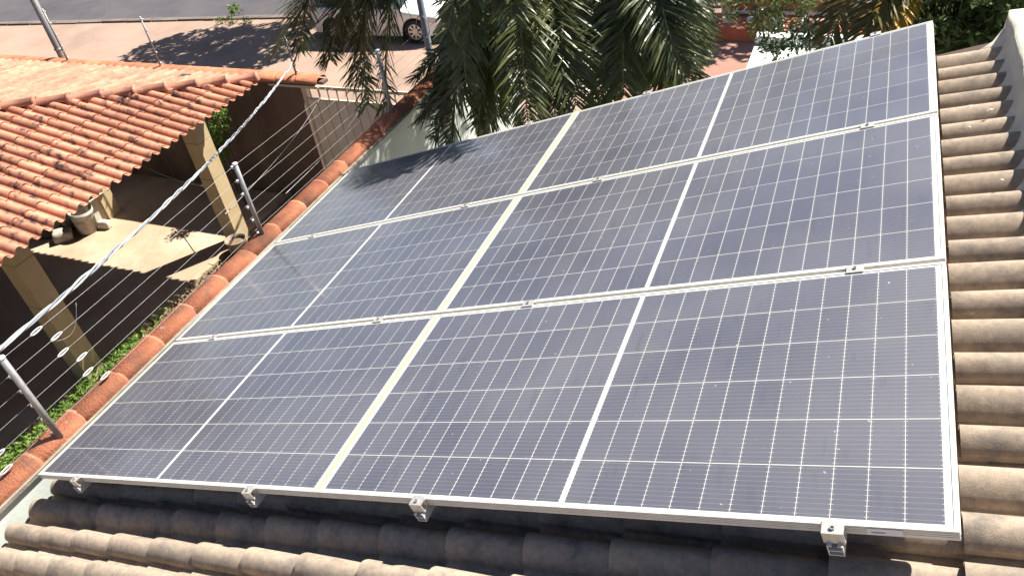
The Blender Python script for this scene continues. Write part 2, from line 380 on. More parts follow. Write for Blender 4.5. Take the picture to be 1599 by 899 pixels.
# ---------------------------------------------------------------- house under the solar panels
house = thing('house', (2.4, 0.5, G), 'house whose brown concrete tile roof carries the solar panels', 'house')
def hloc(P): return Vector(P) - Vector((2.4, 0.5, G))
mb = MB(); mb.box((0.05, -7.8, G - 0.1), (9.6, 3.35, -0.42)); mb.build('wall', MT['white_wall'], house)
UE, UT = -0.135, 4.90
mb = MB()                                                     # sloping deck, both slopes
nd = -0.285
a = [roofp(UE + 0.02, -8, nd), roofp(5.0, -8, nd)]
rid = a[1]; far = Vector((2 * rid.x - a[0].x, -8, a[0].z))
th = Vector((0, 0, -0.12))
mb.extrude([a[0], rid, far, far + th, rid + th, a[0] + th], Vector((0, 11.62, 0)))
roof = mb.build('roof', MT['deck'], house)
TP, TE, TL = 0.33, 0.3354, 0.405
def tile_prof(v):
    def arch(x, a, b, h, p=0.8): 
        t = (x - a) / (b - a)
        return h * math.sin(math.pi * t) ** p if 0 < t < 1 else 0
    return arch(v, -0.008, 0.122, 0.079, 0.55) + (arch(v, 0.155, 0.315, 0.077, 0.62) if v < 0.235 else arch(v, 0.177, 0.293, 0.077, 0.58))
def tile_mesh(Lt):
    mb = MB(); vs = [0.0, 0.002, 0.006, 0.012, 0.021, 0.033, 0.046, 0.057, 0.068, 0.081, 0.093, 0.104, 0.112, 0.118, 0.122, 0.138, 0.155, 0.158, 0.164, 0.173, 0.185, 0.199, 0.213, 0.225, 0.235, 0.246, 0.258, 0.270, 0.280, 0.287, 0.291, 0.293, 0.32, 0.352]; tck = 0.026
    def ring(u, dz): return [(u, v, tile_prof(v) - 0.079 + dz) for v in vs]
    n = len(vs)
    mb.add(ring(0, 0) + ring(Lt, 0), [(i + 1, i, n + i, n + i + 1) [::-1] for i in range(n - 1)])
    top = len(mb.f)
    mb.add(ring(0, 0) + ring(0.004, -tck), [(i, n + i, n + i + 1, i + 1)[::-1] for i in range(n - 1)])
    mb.add([(0, 0, tile_prof(0) - .079), (Lt, 0, tile_prof(0) - .079), (Lt, 0.002, tile_prof(0) - .079 - tck), (0, 0.002, tile_prof(0) - .079 - tck)], [(0, 3, 2, 1)])
    mb.add(ring(0.004, -tck) + ring(Lt, -tck), [(i, i + 1, n + i + 1, n + i) [::-1] for i in range(n - 1)])
    me = mb.mesh('roof_tile', MT['tile'], True); return me
def fix_normals(me):
    bm = bmesh.new(); bm.from_mesh(me); bmesh.ops.recalc_face_normals(bm, faces=bm.faces); bm.to_mesh(me); bm.free()
tfull, tshort, tlow = tile_mesh(TL), tile_mesh(4.93 - (UE + 14 * TE)), tile_mesh(TL + 0.045)
NC = -0.163
rg = random.Random(11)
Rroof = Matrix.Rotation(-TH, 4, 'Y')
def tile_tf(u, v, jit=True):
    P = roofp(u, v + 0.016 * (u - 4.75), NC)
    t = math.asin(0.031 / TE)
    j = (rg.uniform(-1, 1), rg.uniform(-1, 1), rg.uniform(-1, 1))
    R = Matrix.Rotation(-TH, 4, 'Y') @ Matrix.Rotation(t + j[0] * 0.004, 4, 'Y') @ Matrix.Rotation(0.016 + j[1] * 0.008, 4, 'Z') @ Matrix.Rotation(j[2] * 0.008, 4, 'X')
    return Matrix.Translation(P + RU * rg.uniform(-.004, .004)) @ R
inv = Matrix.Translation(-Vector((2.4, 0.5, G)))
for k in range(-5, 11):
    for j in range(15):
        o = link('roof_tile', tshort if j == 14 else tlow if j == 0 else tfull, roof)
        o.matrix_local = inv @ tile_tf(UE + j * TE - (0.045 if j == 0 else 0), -0.222 + k * TP)
mb = MB()
for k in range(-23, -5):
    for j in range(15):
        me = tshort if j == 14 else tfull; T = tile_tf(UE + j * TE, -0.222 + k * TP)
        mb.add([T @ v.co for v in me.vertices], [tuple(p.vertices) for p in me.polygons])
ridge_x = rid.x
flip = Matrix.Translation((2 * ridge_x, 0, 0)) @ Matrix.Scale(-1, 4, (1, 0, 0))
for k in range(-23, 11):
    for j in range(15):
        T = flip @ tile_tf(UE + j * TE, -0.222 + k * TP); me = tfull
        mb.add([T @ v.co for v in me.vertices], [tuple(p.vertices)[::-1] for p in me.polygons])
o = mb.build('outer_roof_tiles', MT['tile'], roof, True); tag(o, kind='stuff')
# whitewashed ridge: mortar fillet climbing out of the channels to a flat top
mb = MB(); rg2 = random.Random(5); ny = 90
sec = [(4.77, -0.265), (4.835, -0.225), (4.885, -0.17), (4.91, -0.10), (4.925, -0.072), (4.98, -0.075), (5.04, -0.10)]
for i in range(ny + 1):
    v = -7.9 + i * (3.50 + 7.9) / ny
    for q, (u, nn) in enumerate(sec):
        jj = 0.008 if q < 6 else 0.003
        mb.v.append(tuple(roofp(u + rg2.uniform(-jj, jj), v, nn + rg2.uniform(-jj, jj))))
    e = roofp(5.0, v, 0); mb.v.append((e.x + 0.34, v, e.z - 0.22)); mb.v.append((e.x + 0.34, v, e.z - 0.45)); mb.v.append(tuple(roofp(4.77, v, -0.4)))
ms = len(sec) + 3
for i in range(ny):
    for q in range(ms):
        a_ = i * ms + q; b_ = i * ms + (q + 1) % ms; mb.f.append((a_, a_ + ms, b_ + ms, b_)); mb.mi.append(0)
mb.f.append(tuple(range(ms))); mb.mi.append(0); mb.f.append(tuple(ny * ms + q for q in range(ms))[::-1]); mb.mi.append(0)
o = mb.build('ridge_cap', MT['mortar'], house, True); fix_normals(o.data)
# crumbs of mortar and twigs lying on the tiles
for k, (u, v, L) in enumerate(((4.681, 2.578, 0.045), (4.766, 2.50, 0.032), (4.672, 2.367, 0.02), (4.765, 1.855, 0.02))):
    mb = MB(); c = roofp(u, v, -0.146); d = Vector((0.8, 0.55, 0.25)).normalized()
    mb.tube([c - d * L / 2, c + RN * 0.004, c + d * L / 2], [0.002, 0.005, 0.002], 6)
    o = mb.build('mortar_crumb', MT['dropping'])
    tag(o, ['larger pale mortar crumb on a roof tile by the upper panel', 'pale mortar crumb nearest the ridge beside the larger crumb', 'small pale crumb in the tile channel below the larger crumb', 'lone pale crumb on the roof tile right of the middle panel'][k], 'debris', 'pale crumbs lying on the tiles')

# ---------------------------------------------------------------- solar panels
PL, PW, GAPU, GAPV, FH = 2.278, 1.134, 0.003, 0.021, 0.035
CW, CH, CPX, CPY, MX, MY, MID = 0.0894, 0.1783, 0.0916, 0.1823, 0.030, 0.0201, 0.0196
def rail_mesh(L, flipx):
    # rail along local x, outer face at y=0, lip towards +y
    mb = MB()
    mb.box((0, 0, -0.002), (L, 0.011, 0)); mb.box((0.0, 0, -FH), (L, 0.0022, -0.002)); mb.box((0, 0.0022, -FH), (L, 0.026, -FH + 0.002))
    for z in (-0.0105, -0.0185, -0.0265): mb.box((0.0, -0.0012, z), (L, 0.0, z + 0.0035))
    return mb.mesh('frame_rail', MT['alu'])
rl = rail_mesh(PL, 0); rs = rail_mesh(PW - 0.0224, 0); rw = rs.copy(); rw.materials.clear(); rw.materials.append(MT['aluglare'])
mb = MB(); mb.box((0.0024, 0.0024, -0.0065), (PL - 0.0024, PW - 0.0024, -0.0023)); lam = mb.mesh('glass_laminate', MT['back'])
mb = MB(); mb.box((0, 0, -0.0025), (CW, CH, -0.0017)); cme = mb.mesh('cell', MT['cell'])
plabels = {(0, 0): 'solar panel at the near left, with the lowest left corner of the array', (1, 0): 'solar panel nearest the camera, near right, with a paper sticker on its frame edge',
           (0, 1): 'left solar panel of the middle row', (1, 1): 'right solar panel of the middle row beside bare roof tiles',
           (0, 2): 'far left solar panel partly shaded by palm fronds', (1, 2): 'far right solar panel below the yellow palm leaves'}
for r in range(3):
    for c in range(2):
        u0, v0 = c * (PL + GAPU), r * (PW + GAPV)
        t = thing('solar_panel', roofp(u0, v0, 0), plabels[(c, r)], 'solar panel', 'solar panels on the tile roof')
        t.rotation_euler = ROT_ROOF; del t['_loc']
        link('frame_rail', rl, t)
        link('frame_rail', rl, t, (PL, PW, 0), (0, 0, math.pi))
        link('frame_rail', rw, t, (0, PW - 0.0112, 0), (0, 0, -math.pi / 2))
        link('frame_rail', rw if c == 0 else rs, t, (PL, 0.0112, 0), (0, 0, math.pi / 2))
        link('glass_laminate', lam, t)
        for i in range(24):
            x = MX + i * CPX + (MID if i >= 12 else 0) + 0.0011
            for j in range(6): link('cell', cme, t, (x, MY + j * CPY + 0.0020, 0))
        if (c, r) == (1, 0):
            mb = MB(); mb.box((2.065, -0.0022, -0.031), (2.150, -0.0013, -0.006))
            st = link('sticker', mb.mesh('sticker', MT['label']), t); st['label'] = 'white paper sticker with a barcode'
            mb = MB(); x = 2.075; rgb = random.Random(2)
            while x < 2.108:
                w_ = rgb.choice((0.0007, 0.0012, 0.002)); mb.box((x, -0.0028, -0.0225), (x + w_, -0.0023, -0.0185)); x += w_ + rgb.choice((0.0006, 0.001))
            link('barcode', mb.mesh('barcode', MT['ink']), st)

RAILS = (0.43, 1.865, 2.825, 4.265)
rn = ['leftmost', 'second from the left', 'third from the left', 'rightmost']
TOPV = 3 * PW + 2 * GAPV
def local_thing(name, P, label, cat, group):
    t = thing(name, P, label, cat, group); t.rotation_euler = ROT_ROOF; del t['_loc']; return t
def part(name, mb, m, t, smooth=False): return link(name, mb.mesh(name, m, smooth), t)
mb = MB()
for s in (-1, 1): mb.box((s * 0.019 - 0.0015, -0.045, -0.040), (s * 0.019 + 0.0015, TOPV + 0.045, 0))
mb.box((-0.0175, -0.045, -0.040), (0.0175, TOPV + 0.045, -0.037)); mb.box((-0.0175, -0.045, -0.022), (0.0175, TOPV + 0.045, -0.019))
for s in (-1, 1): mb.box((s * 0.0125 - 0.005, -0.045, -0.003), (s * 0.0125 + 0.005, TOPV + 0.045, 0.0))
rail_me = mb.mesh('rail_profile', MT['alu'])
mb = MB(); mb.box((-0.02, -0.0035, -0.120), (0.02, 0.0035, -0.001)); mb.box((-0.02, 0.0036, -0.120), (0.02, 0.06, -0.115)); hook_me = mb.mesh('roof_hook', MT['steel'])
for k, u in enumerate(RAILS):
    t = local_thing('mounting_rail', roofp(u, 0, -FH), 'aluminium mounting rail under the panels, ' + rn[k] + ' of four', 'rail', 'rails under the solar panels')
    link('profile', rail_me, t)
    for v in (0.3, 1.6, 2.9): link('roof_hook', hook_me, t, (0.0, v, -0.02))
def mid_clamp_mesh():
    mb = MB(); mb.box((-0.030, -0.0225, 0.0006), (0.030, 0.0225, 0.0046)); mb.box((-0.025, -0.0085, -0.034), (0.025, 0.0085, 0.0006)); return mb.mesh('clamp_plate', MT['clamp'])
mcm = mid_clamp_mesh()
mb = MB(); mb.lathe([(0.0072, 0), (0.0072, 0.006), (0.004, 0.006), (0.004, 0.002)], (0, 0, 0.0046), 8, False, True); bolt_me = mb.mesh('bolt', MT['steel'])
for r in (1, 2):
    for k, u in enumerate(RAILS):
        t = local_thing('mid_clamp', roofp(u, r * PW + (r - 0.5) * GAPV, 0), 'small aluminium clamp bridging the ' + ('lower' if r == 1 else 'upper') + ' seam between panel rows, ' + rn[k], 'clamp', 'clamps between panel rows')
        link('clamp_plate', mcm, t); link('bolt', bolt_me, t)
def end_clamp_meshes():
    mb = MB()
    mb.box((-0.028, -0.034, 0.0008), (0.028, 0.009, 0.0044)); mb.box((-0.028, -0.034, -0.036), (0.028, -0.0305, 0.0008)); mb.box((-0.028, -0.0055, -0.034), (0.028, -0.0018, 0.0008))
    mb.box((-0.028, -0.0305, -0.036), (0.028, -0.0056, -0.0325))
    return mb.mesh('clamp_body', MT['clamp'])
ecm = end_clamp_meshes()
for k, u in enumerate(RAILS):
    t = local_thing('end_clamp', roofp(u, 0, 0), 'boxy end clamp on the near panel edge, ' + rn[k] + ' of four', 'clamp', 'clamps along the near edge')
    link('clamp_body', ecm, t); link('bolt', bolt_me, t, (0, -0.017, 0))
    if k:
        t = local_thing('end_clamp', roofp(u, TOPV, 0), 'end clamp on the far edge of the panels, ' + ['', 'left', 'middle', 'right'][k] + ' of three', 'clamp', 'clamps along the far edge')
        link('clamp_body', ecm, t, (0, 0, 0), (0, 0, math.pi)); link('bolt', bolt_me, t, (0, 0.017, 0))

# ---------------------------------------------------------------- neighbour's carport
XF, YF, ZE, PT = -3.75, 6.65, -0.80, 0.215       # front eave x, street eave y, eave height, pitch
INS = 4.0
cp = thing('carport', (-6, 3, G), 'open carport with a hipped terracotta tile roof on cream pillars', 'carport')
XB, YB = XF - 8.6, YF - 10.5
def cz(x, y): return ZE + PT * min(XF - x, YF - y, x - XB, y - YB)
c1, c2, c3, c4 = (XF, YF), (XB, YF), (XB, YB), (XF, YB)
xm = (XF + XB) / 2; hw = (XF - XB) / 2
r1, r2 = (xm, YF - hw), (xm, YB + hw)
P3 = lambda p, d=0: (p[0], p[1], cz(*p) + d)
mb = MB()
ci = [(XF - .1, YF - .1), (XB + .1, YF - .1), (XB + .1, YB + .1), (XF - .1, YB + .1), r1, r2]
top = [P3(p, -0.03) for p in ci]; bot = [P3(p, -0.055) for p in ci]
mb.add(top + bot, [(0, 4, 1), (1, 4, 5, 2), (2, 5, 3), (3, 5, 4, 0), (6, 7, 10), (7, 8, 11, 10), (8, 9, 11), (9, 6, 10, 11), (0, 1, 7, 6), (1, 2, 8, 7), (2, 3, 9, 8), (3, 0, 6, 9)])
croof = mb.build('roof', MT['deck'], cp)
CPP, CPE, CPL = 0.166, 0.40, 0.46
def ctile_prof(v):
    if v < 0.112: return 0.056 * max(0.0, math.sin(math.pi * (v + 0.002) / 0.116)) ** 0.7
    return -0.012 * math.sin(math.pi * (v - 0.112) / 0.07)
def ctile_mesh(m):
    mb = MB(); vs = [0, 0.004, 0.012, 0.025, 0.04, 0.056, 0.072, 0.087, 0.1, 0.108, 0.113, 0.13, 0.148, 0.172]; n = len(vs); tk = 0.013
    def ring(u, dz, k): return [(u, 0.056 + (v - 0.056) * k, ctile_prof(v) * k + dz) for v in vs]
    mb.add(ring(0, 0, 1.0) + ring(CPL, 0, 0.92), [(i, i + 1, n + i + 1, n + i) for i in range(n - 1)])
    mb.add(ring(0, 0, 1.0) + ring(0.003, -tk, 1.0), [(i, n + i, n + i + 1, i + 1) for i in range(n - 1)])
    return mb.mesh('clay_tile', m, True)
fm, pm = ctile_mesh(MT['roofclay']), ctile_mesh(MT['roofpink'])
for me in (fm, pm):                                   # make the upper faces look up
    if me.polygons[4].normal.z < 0: me.flip_normals()
rg = random.Random(21); n_ind = 0; rest = MB(); cands = []
hipn = Vector((1, -1, 0)).normalized()
for side in (0, 1):
    up = Vector((-1, 0, PT)).normalized() if side == 0 else Vector((0, -1, PT)).normalized()
    ac = Vector((0, -1, 0)) if side == 0 else Vector((1, 0, 0))
    nz = up.cross(ac)
    ncol = 62 if side == 0 else 50
    for i in range(ncol):
        for j in range(10):
            s = -0.06 + j * CPE
            org = (Vector((XF, YF, ZE)) + ac * ((i + 1) * CPP - 0.17)) if side == 0 else (Vector((XF, YF, ZE)) - ac * ((i + 1) * CPP))
            org = org + up * s + nz * 0.016
            cen = org + up * CPL * 0.5 + ac * 0.07
            a = XF - cen.x; b = YF - cen.y
            own, oth = (a, b) if side == 0 else (b, a)
            if own > INS + 0.2 or own > oth + 0.34: continue
            if side == 0 and cen.y < YB + 0.3: continue
            px, py, dz = proj(cen)
            cands.append((side, org, up, ac, nz, own, oth, px, py, dz))
def ctile_matrix(org, up, ac, nz):
    R = Matrix((up, ac, nz)).transposed().to_4x4()
    return Matrix.Translation(org + ac * rg.uniform(-.004, .004) + up * rg.uniform(-.008, .008)) @ R @ Matrix.Rotation(math.asin(0.016 / CPE) + rg.uniform(-.004, .004), 4, 'Y') @ Matrix.Rotation(rg.uniform(-.012, .012), 4, 'Z')
cinv = Matrix.Translation(-Vector(cp['_loc']))
vis = sorted([c for c in cands if -40 < c[7] < 1000 and 60 < c[8] < 470], key=lambda c: c[9])
keep = set(id(c) for c in vis[:296])
for c in cands:
    side, org, up, ac, nz, own, oth = c[:7]
    T = ctile_matrix(org, up, ac, nz); me = fm if side == 0 else pm
    if own > oth - 0.34:                              # cut along the hip
        bm = bmesh.new(); bm.from_mesh(me); bm.transform(T)
        no = hipn if side == 0 else -hipn            # keep the own side
        bmesh.ops.bisect_plane(bm, geom=bm.verts[:] + bm.edges[:] + bm.faces[:], plane_co=Vector((XF, YF, 0)), plane_no=-no, clear_outer=True)
        if len(bm.faces) == 0: bm.free(); continue
        bm.transform(T.inverted()); m2 = bpy.data.meshes.new('clay_tile_cut'); bm.to_mesh(m2); bm.free()
        m2.materials.append(me.materials[0]); me = m2
    if id(c) in keep:
        o = link('clay_tile', me, croof); o.matrix_local = cinv @ T
    else:
        rest.add([T @ v.co for v in me.vertices], [tuple(p.vertices) for p in me.polygons])
if rest.f: tag(rest.build('outer_clay_tiles', MT['roofclay'], croof, True), kind='stuff')
# hip caps
mb = MB(); ns = 8; Lh = 0.40
for t, k in ((0, 1.0), (Lh * 0.12, 1.0), (Lh * 0.125, 0.84), (Lh + 0.03, 0.76)):
    for i in range(ns + 1):
        a = math.pi * i / ns; mb.v.append((t, -math.cos(a) * 0.105 * k, math.sin(a) ** 0.8 * 0.085 * k))
for r in range(3):
    for i in range(ns): q = r * (ns + 1) + i; mb.f.append((q, q + 1, q + ns + 2, q + ns + 1)); mb.mi.append(0)
n0 = len(mb.v)
for i in range(ns + 1):
    a = math.pi * i / ns; mb.v.append((0.0, -math.cos(a) * 0.088, math.sin(a) ** 0.8 * 0.068))
for i in range(ns): mb.f.append((i, n0 + i, n0 + i + 1, i + 1)); mb.mi.append(0)
hcm = mb.mesh('hip_cap', MT['roofpink'], True); fix_normals(hcm)
hu = Vector((-1, -1, PT)).normalized(); ha = Vector((1, -1, 0)).normalized(); hn = hu.cross(ha)
if hn.z < 0: ha = -ha; hn = hu.cross(ha)
for k in range(13):
    o = link('hip_cap', hcm, croof)
    o.matrix_local = cinv @ Matrix.Translation(Vector((XF, YF, ZE + 0.035)) + hu * (0.0 + k * Lh) + hn * 0.004 * (k % 2)) @ Matrix((hu, ha, hn)).transposed().to_4x4() @ Matrix.Rotation(0.03, 4, 'Y')
# pillars with scored joints, and beams above them
def pillar(x, y, zt, h=0.135):
    mb = MB(); z = G
    seg = (zt - G) / 4.0
    for k in range(4):
        mb.box((x - h, y - h, z + (0.008 if k else 0)), (x + h, y + h, z + seg))
        if k: mb.box((x - h + 0.012, y - h + 0.012, z - 0.001), (x + h - 0.012, y + h - 0.012, z + 0.009))
        z += seg
    return mb.build('pillar', MT['cream'], cp)
PX = -4.92
for (x, y) in ((PX, 2.98), (PX, 6.22), (-8.0, 6.35), (PX, -0.3)): pillar(x, y, cz(x, y) - 0.30)
for a, b in (((PX - 0.08, YB + 0.6, -0.90), (PX + 0.08, 6.5, -0.70)), ((XB + 0.5, 6.2, -1.00), (PX - 0.085, 6.34, -0.84))): box_obj('beam', a, b, MT['deck'], cp)

# ---------------------------------------------------------------- street wall, gate, front wall
sw = thing('street_wall', (-9, 7.76, G), 'dark stained street wall with terracotta coping behind the carport', 'wall')
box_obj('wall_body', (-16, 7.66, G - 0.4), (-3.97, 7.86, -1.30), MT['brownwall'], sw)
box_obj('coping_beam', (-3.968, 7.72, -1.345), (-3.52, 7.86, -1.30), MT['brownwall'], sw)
scm = coping_mesh(0.40, 0.155, 0.10, 0.03)
x = -15.6
while x < -3.75:
    link('coping_tile', scm, sw, (x + 0.39 + 9, random.uniform(-.006, .006), G * -1 - 1.305), (0, random.uniform(-.012, .012), math.pi / 2 + random.uniform(-.01, .01))); x += 0.388
gt = thing('driveway_gate', (-2, 7.7, G), 'grey gate of vertical metal planks with a short barred top', 'gate')
x = -3.88
GX1 = -0.40
for a, b in (((x, 7.66, -1.40), (GX1, 7.70, -1.35)), ((x, 7.66, -1.60), (GX1, 7.70, -1.565)), ((x, 7.66, G + 0.04), (GX1, 7.70, G + 0.09)), ((x - 0.05, 7.655, G), (x, 7.705, -1.35)), ((GX1, 7.655, G), (GX1 + 0.05, 7.705, -1.35))):
    box_obj('gate_frame', a, b, MT['gatef'], gt)
n_pl = 19; pw = (GX1 - x) / n_pl
for i in range(n_pl):
    box_obj('plank', (x + i * pw + 0.006, 7.668 + (i % 2) * 0.003, G + 0.092), (x + (i + 1) * pw - 0.006, 7.69, -1.602), MT['gate'], gt)
for i in range(20):
    xx = x + (i + 0.5) * (GX1 - x) / 20; box_obj('bar', (xx - 0.012, 7.67, -1.565), (xx + 0.012, 7.69, -1.40), MT['gatef'], gt)
mb = MB(); mb.box((x, 7.694, G + 0.1), (GX1, 7.70, -1.605)); mb.build('backing_sheet', MT['plastic'], gt)
box_obj('lintel', (-4.5, 7.60, -1.36), (-3.56, 7.65, -1.325), MT['gatef'], gt)
fw = thing('front_wall', (3, 7.76, G), 'white front wall with a raised block beyond the far panels', 'wall')
box_obj('wall_body', (-0.095, 7.66, G - 0.4), (2.88, 7.86, -2.1), MT['white_wall'], fw)
Q0, Q1 = atz(1166, 106, -0.66), atz(1179, 70, -0.66)
box_obj('raised_block', (Q0.x, 5.9, G - 0.4), (12, Q1.y, -0.66), MT['white_wall'], fw)
box_obj('parapet', (Q0.x, Q1.y + 0.002, G - 0.4), (12, Q1.y + 0.16, -0.56), MT['white_wall'], fw)

# ---------------------------------------------------------------- electric fence on the boundary wall
def post(P, h, r, label, n_ins, side=Vector((-1, 0, 0)), name='fence_post', grp='posts of the electric fence'):
    t = thing(name, P, label, 'post', grp)
    P = Vector(P)
    mb = MB(); mb.tube([P + Vector((0, 0, -0.06)), P + Vector((0, 0, h))], r, 8); mb.build('tube', MT['steel'], t, True)
    mb = MB(); mb.tube([P + Vector((0, 0, h - 0.002)), P + Vector((0, 0, h + 0.012))], r * 1.12, 8); mb.build('end_cap', MT['insul'], t, True)
    if n_ins:
        for k in range(n_ins):
            z = h - 0.03 - k * (h - 0.09) / max(1, n_ins - 1)
            mb = MB(); q = P + Vector((0, 0, z)); mb.tube([q + side * r * 0.7, q + side * (r + 0.012), q + side * (r + 0.014), q + side * (r + 0.028)], [0.009, 0.009, 0.015, 0.013], 8)
            mb.build('insulator', MT['insul'], t, True)
    return t
HP = 0.70
fz = -0.10
FP = [Vector((-0.215, -1.9, fz)), Vector((-0.19, 0.29, fz)), Vector((-0.245, 2.44, fz)), Vector((-0.24, 4.62, fz)), Vector((-0.24, 6.8, fz))]
fl = ['', 'grey electric fence post on the coping at the near left of the panels', 'grey electric fence post on the coping beside the upper panel seam', 'grey electric fence post on the coping behind the left palm fronds', 'farthest grey electric fence post on the mint boundary wall']
for k in range(1, 5): post(FP[k], HP, 0.0195, fl[k], 6)
def strain(mb, c, d, L=0.085, w=0.012):
    d = d.normalized(); s = d.cross(Vector((0, 0, 1))).normalized(); u = s.cross(d)
    for a in (0, math.pi / 2.3, -math.pi / 2.3):
        e = s * math.cos(a) + u * math.sin(a)
        mb.tube([c + d * (math.cos(q) * L / 2) + e * (math.sin(q) * w) for q in (2 * math.pi * i / 16 for i in range(16))], 0.0024, 5, True)
heights = [0.67 - k * 0.115 for k in range(6)]
wn = ['topmost', 'second from the top', 'third from the top', 'fourth from the top', 'fifth from the top', 'lowest']
for k, hz in enumerate(heights):
    t = thing('fence_wire', FP[1] + Vector((-0.04, 0, hz)), 'thin electric fence wire strung along the coping, ' + wn[k] + ' of six', 'wire', 'wires of the electric fence')
    pts = []
    for a, b in zip(FP[:-1], FP[1:]):
        for q in range(8):
            s = q / 8; P = a.lerp(b, s) + Vector((-0.042, 0, hz - 0.010 * math.sin(math.pi * s))); pts.append(P)
    pts.append(FP[-1] + Vector((-0.042, 0, hz)))
    mb = MB(); mb.tube(pts, 0.0012, 5); mb.build('strand', MT['wire'], t, True)
    for sg, off in ((1, 0.26 + 0.05 * (k % 2) + 0.03 * k), (-1, 0.22 + 0.02 * k)):
        d = (FP[2] - FP[1]) if sg > 0 else (FP[0] - FP[1]); d = d.normalized()
        c = FP[1] + d * off + Vector((-0.042, 0, hz - 0.004)); mb = MB(); strain(mb, c, d, 0.085, 0.011); mb.build('strain_insulator', MT['insul'], t, True)
t = MB(); p0 = FP[1] + Vector((-0.05, 0.55, 0.645)); p1 = FP[1] + Vector((-0.045, 0.32, 0.53)); 
t.tube([p0.lerp(p1, q / 12) + Vector((0.015 * math.sin(math.pi * q / 12), 0, -0.07 * math.sin(math.pi * q / 12))) for q in range(13)], 0.0012, 5)
tag(t.build('jumper_wire', MT['wire'], None, True), 'short looped jumper between two fence wires near the left post', 'wire')
mb = MB(); P = FP[1]
mb.tube([P + Vector((-0.03, -0.10, 0.0)), P + Vector((-0.10, -0.02, 0.02)), P + Vector((-0.06, 0.03, 0.03)), P + Vector((-0.0, 0.03, 0.01))], 0.008, 6)
mb.tube([P + Vector((-0.10, -0.30, 0.015)), P + Vector((-0.08, -0.15, 0.02)), P + Vector((-0.02, -0.02, 0.04))], 0.005, 6)
tag(mb.build('fence_lead', MT['plastic'], None, True), 'black fence lead curled at the foot of the near left post', 'cable')
mb = MB(); mb.tube([(-0.10 - 0.0, y_, -0.098 + 0.02) for y_ in (1.0, 1.6, 2.2, 2.6)], 0.004, 5)
tag(mb.build('conduit_wire', MT['steel'], None, True), 'thin grey wire lying in the gap between coping and left panels', 'wire')

# posts and masts on the street wall
post(Vector((-6.86, 7.76, -1.22)), 0.84, 0.014, 'thin fence post with insulators standing alone on the street wall coping', 5, Vector((1, 0, 0)), grp='posts on the street wall')
post(Vector((-9.10, 7.76, -1.22)), 0.92, 0.016, 'thin fence post with insulators beside the thick grey mast', 5, Vector((1, 0, 0)), grp='posts on the street wall')
post(Vector((-4.02, 7.76, -1.22)), 0.62, 0.018, 'short pale fence post at the gate end of the street wall', 4, Vector((1, 0, 0)), grp='posts on the street wall')
t = thing('mast', (-9.45, 7.9, G), 'thick grey steel mast rising behind the carport roof at the upper left', 'mast', 'grey masts')
mb = MB(); mb.tube([(-9.45, 7.93, G - 0.4), (-9.45, 7.93, 1.2)], 0.058, 14); mb.build('tube', MT['steel'], t, True)
t2 = MB(); t2.lathe([(0.07, 0), (0.07, 0.03), (0.05, 0.035)], (-9.45, 7.93, -1.1), 14, True, True); t2.build('collar', MT['steel'], t, True)
t = thing('mast', (-1.66, 7.95, G), 'slim grey mast in front of the white car wheel', 'mast', 'grey masts')
mb = MB(); mb.tube([(-1.66, 7.97, G - 0.4), (-1.66, 7.97, 1.6)], 0.05, 14); mb.build('tube', MT['cable2'], t, True)
t2 = MB(); t2.tube([(-1.66 + 0.10 * math.cos(q), 7.91, -0.45 + 0.16 * math.sin(q)) for q in (2 * math.pi * i / 20 for i in range(20))], 0.006, 5, True); t2.build('wire_coil', MT['cable2'], t, True)

# twisted service cable
A = Vector((-3.98, 7.74, -1.0)); B = atz(0, 535, 0.62); D = (B - A); E_ = A + D * 1.35
cb = thing('service_cable', A, 'thick twisted aluminium service cable sweeping from the gate to the near left', 'cable')
n = 150
for st in range(3):
    mb = MB(); pts = []
    for i in range(n + 1):
        s = i / n; P = A.lerp(E_, s) + Vector((0, 0, -0.16 * 4 * min(s, .75) * (0.78 - min(s, .75)) / 0.61))
        q = s * 2 * math.pi * 14 + st * 2.094; d = D.normalized(); a = d.cross(Vector((0, 0, 1))).normalized(); b = a.cross(d)
        rr = 0.0105 * (1 + 0.25 * math.sin(s * 40 + st)); pts.append(P + a * math.cos(q) * rr + b * math.sin(q) * rr)
    mb.tube(pts, 0.0068 if st else 0.008, 6); mb.build('strand', MT['cable2'] if st == 2 else MT['cable1'], cb, True)
mb = MB(); mb.tube([A, A + Vector((0.0, 0.02, -0.05)), (-4.02, 7.76, -1.12)], 0.007, 6); mb.build('anchor_strap', MT['steel'], cb, True)
for k, (a, b) in enumerate((((-0.28, 2.2, 0.30), (-3.4, 7.7, -1.3)), ((-0.3, 2.9, 0.05), (-2.6, 7.7, -1.32)))):
    mb = MB(); a = Vector(a); b = Vector(b); mb.tube([a.lerp(b, s / 12) - Vector((0, 0, 0.10 * math.sin(math.pi * s / 12))) for s in range(13)], 0.0035, 5)
    tag(mb.build('drop_wire', MT['wire'], None, True), ['pale drop wire slanting from the fence to the gate top', 'lower pale drop wire slanting to the middle of the gate'][k], 'wire', 'drop wires to the gate')

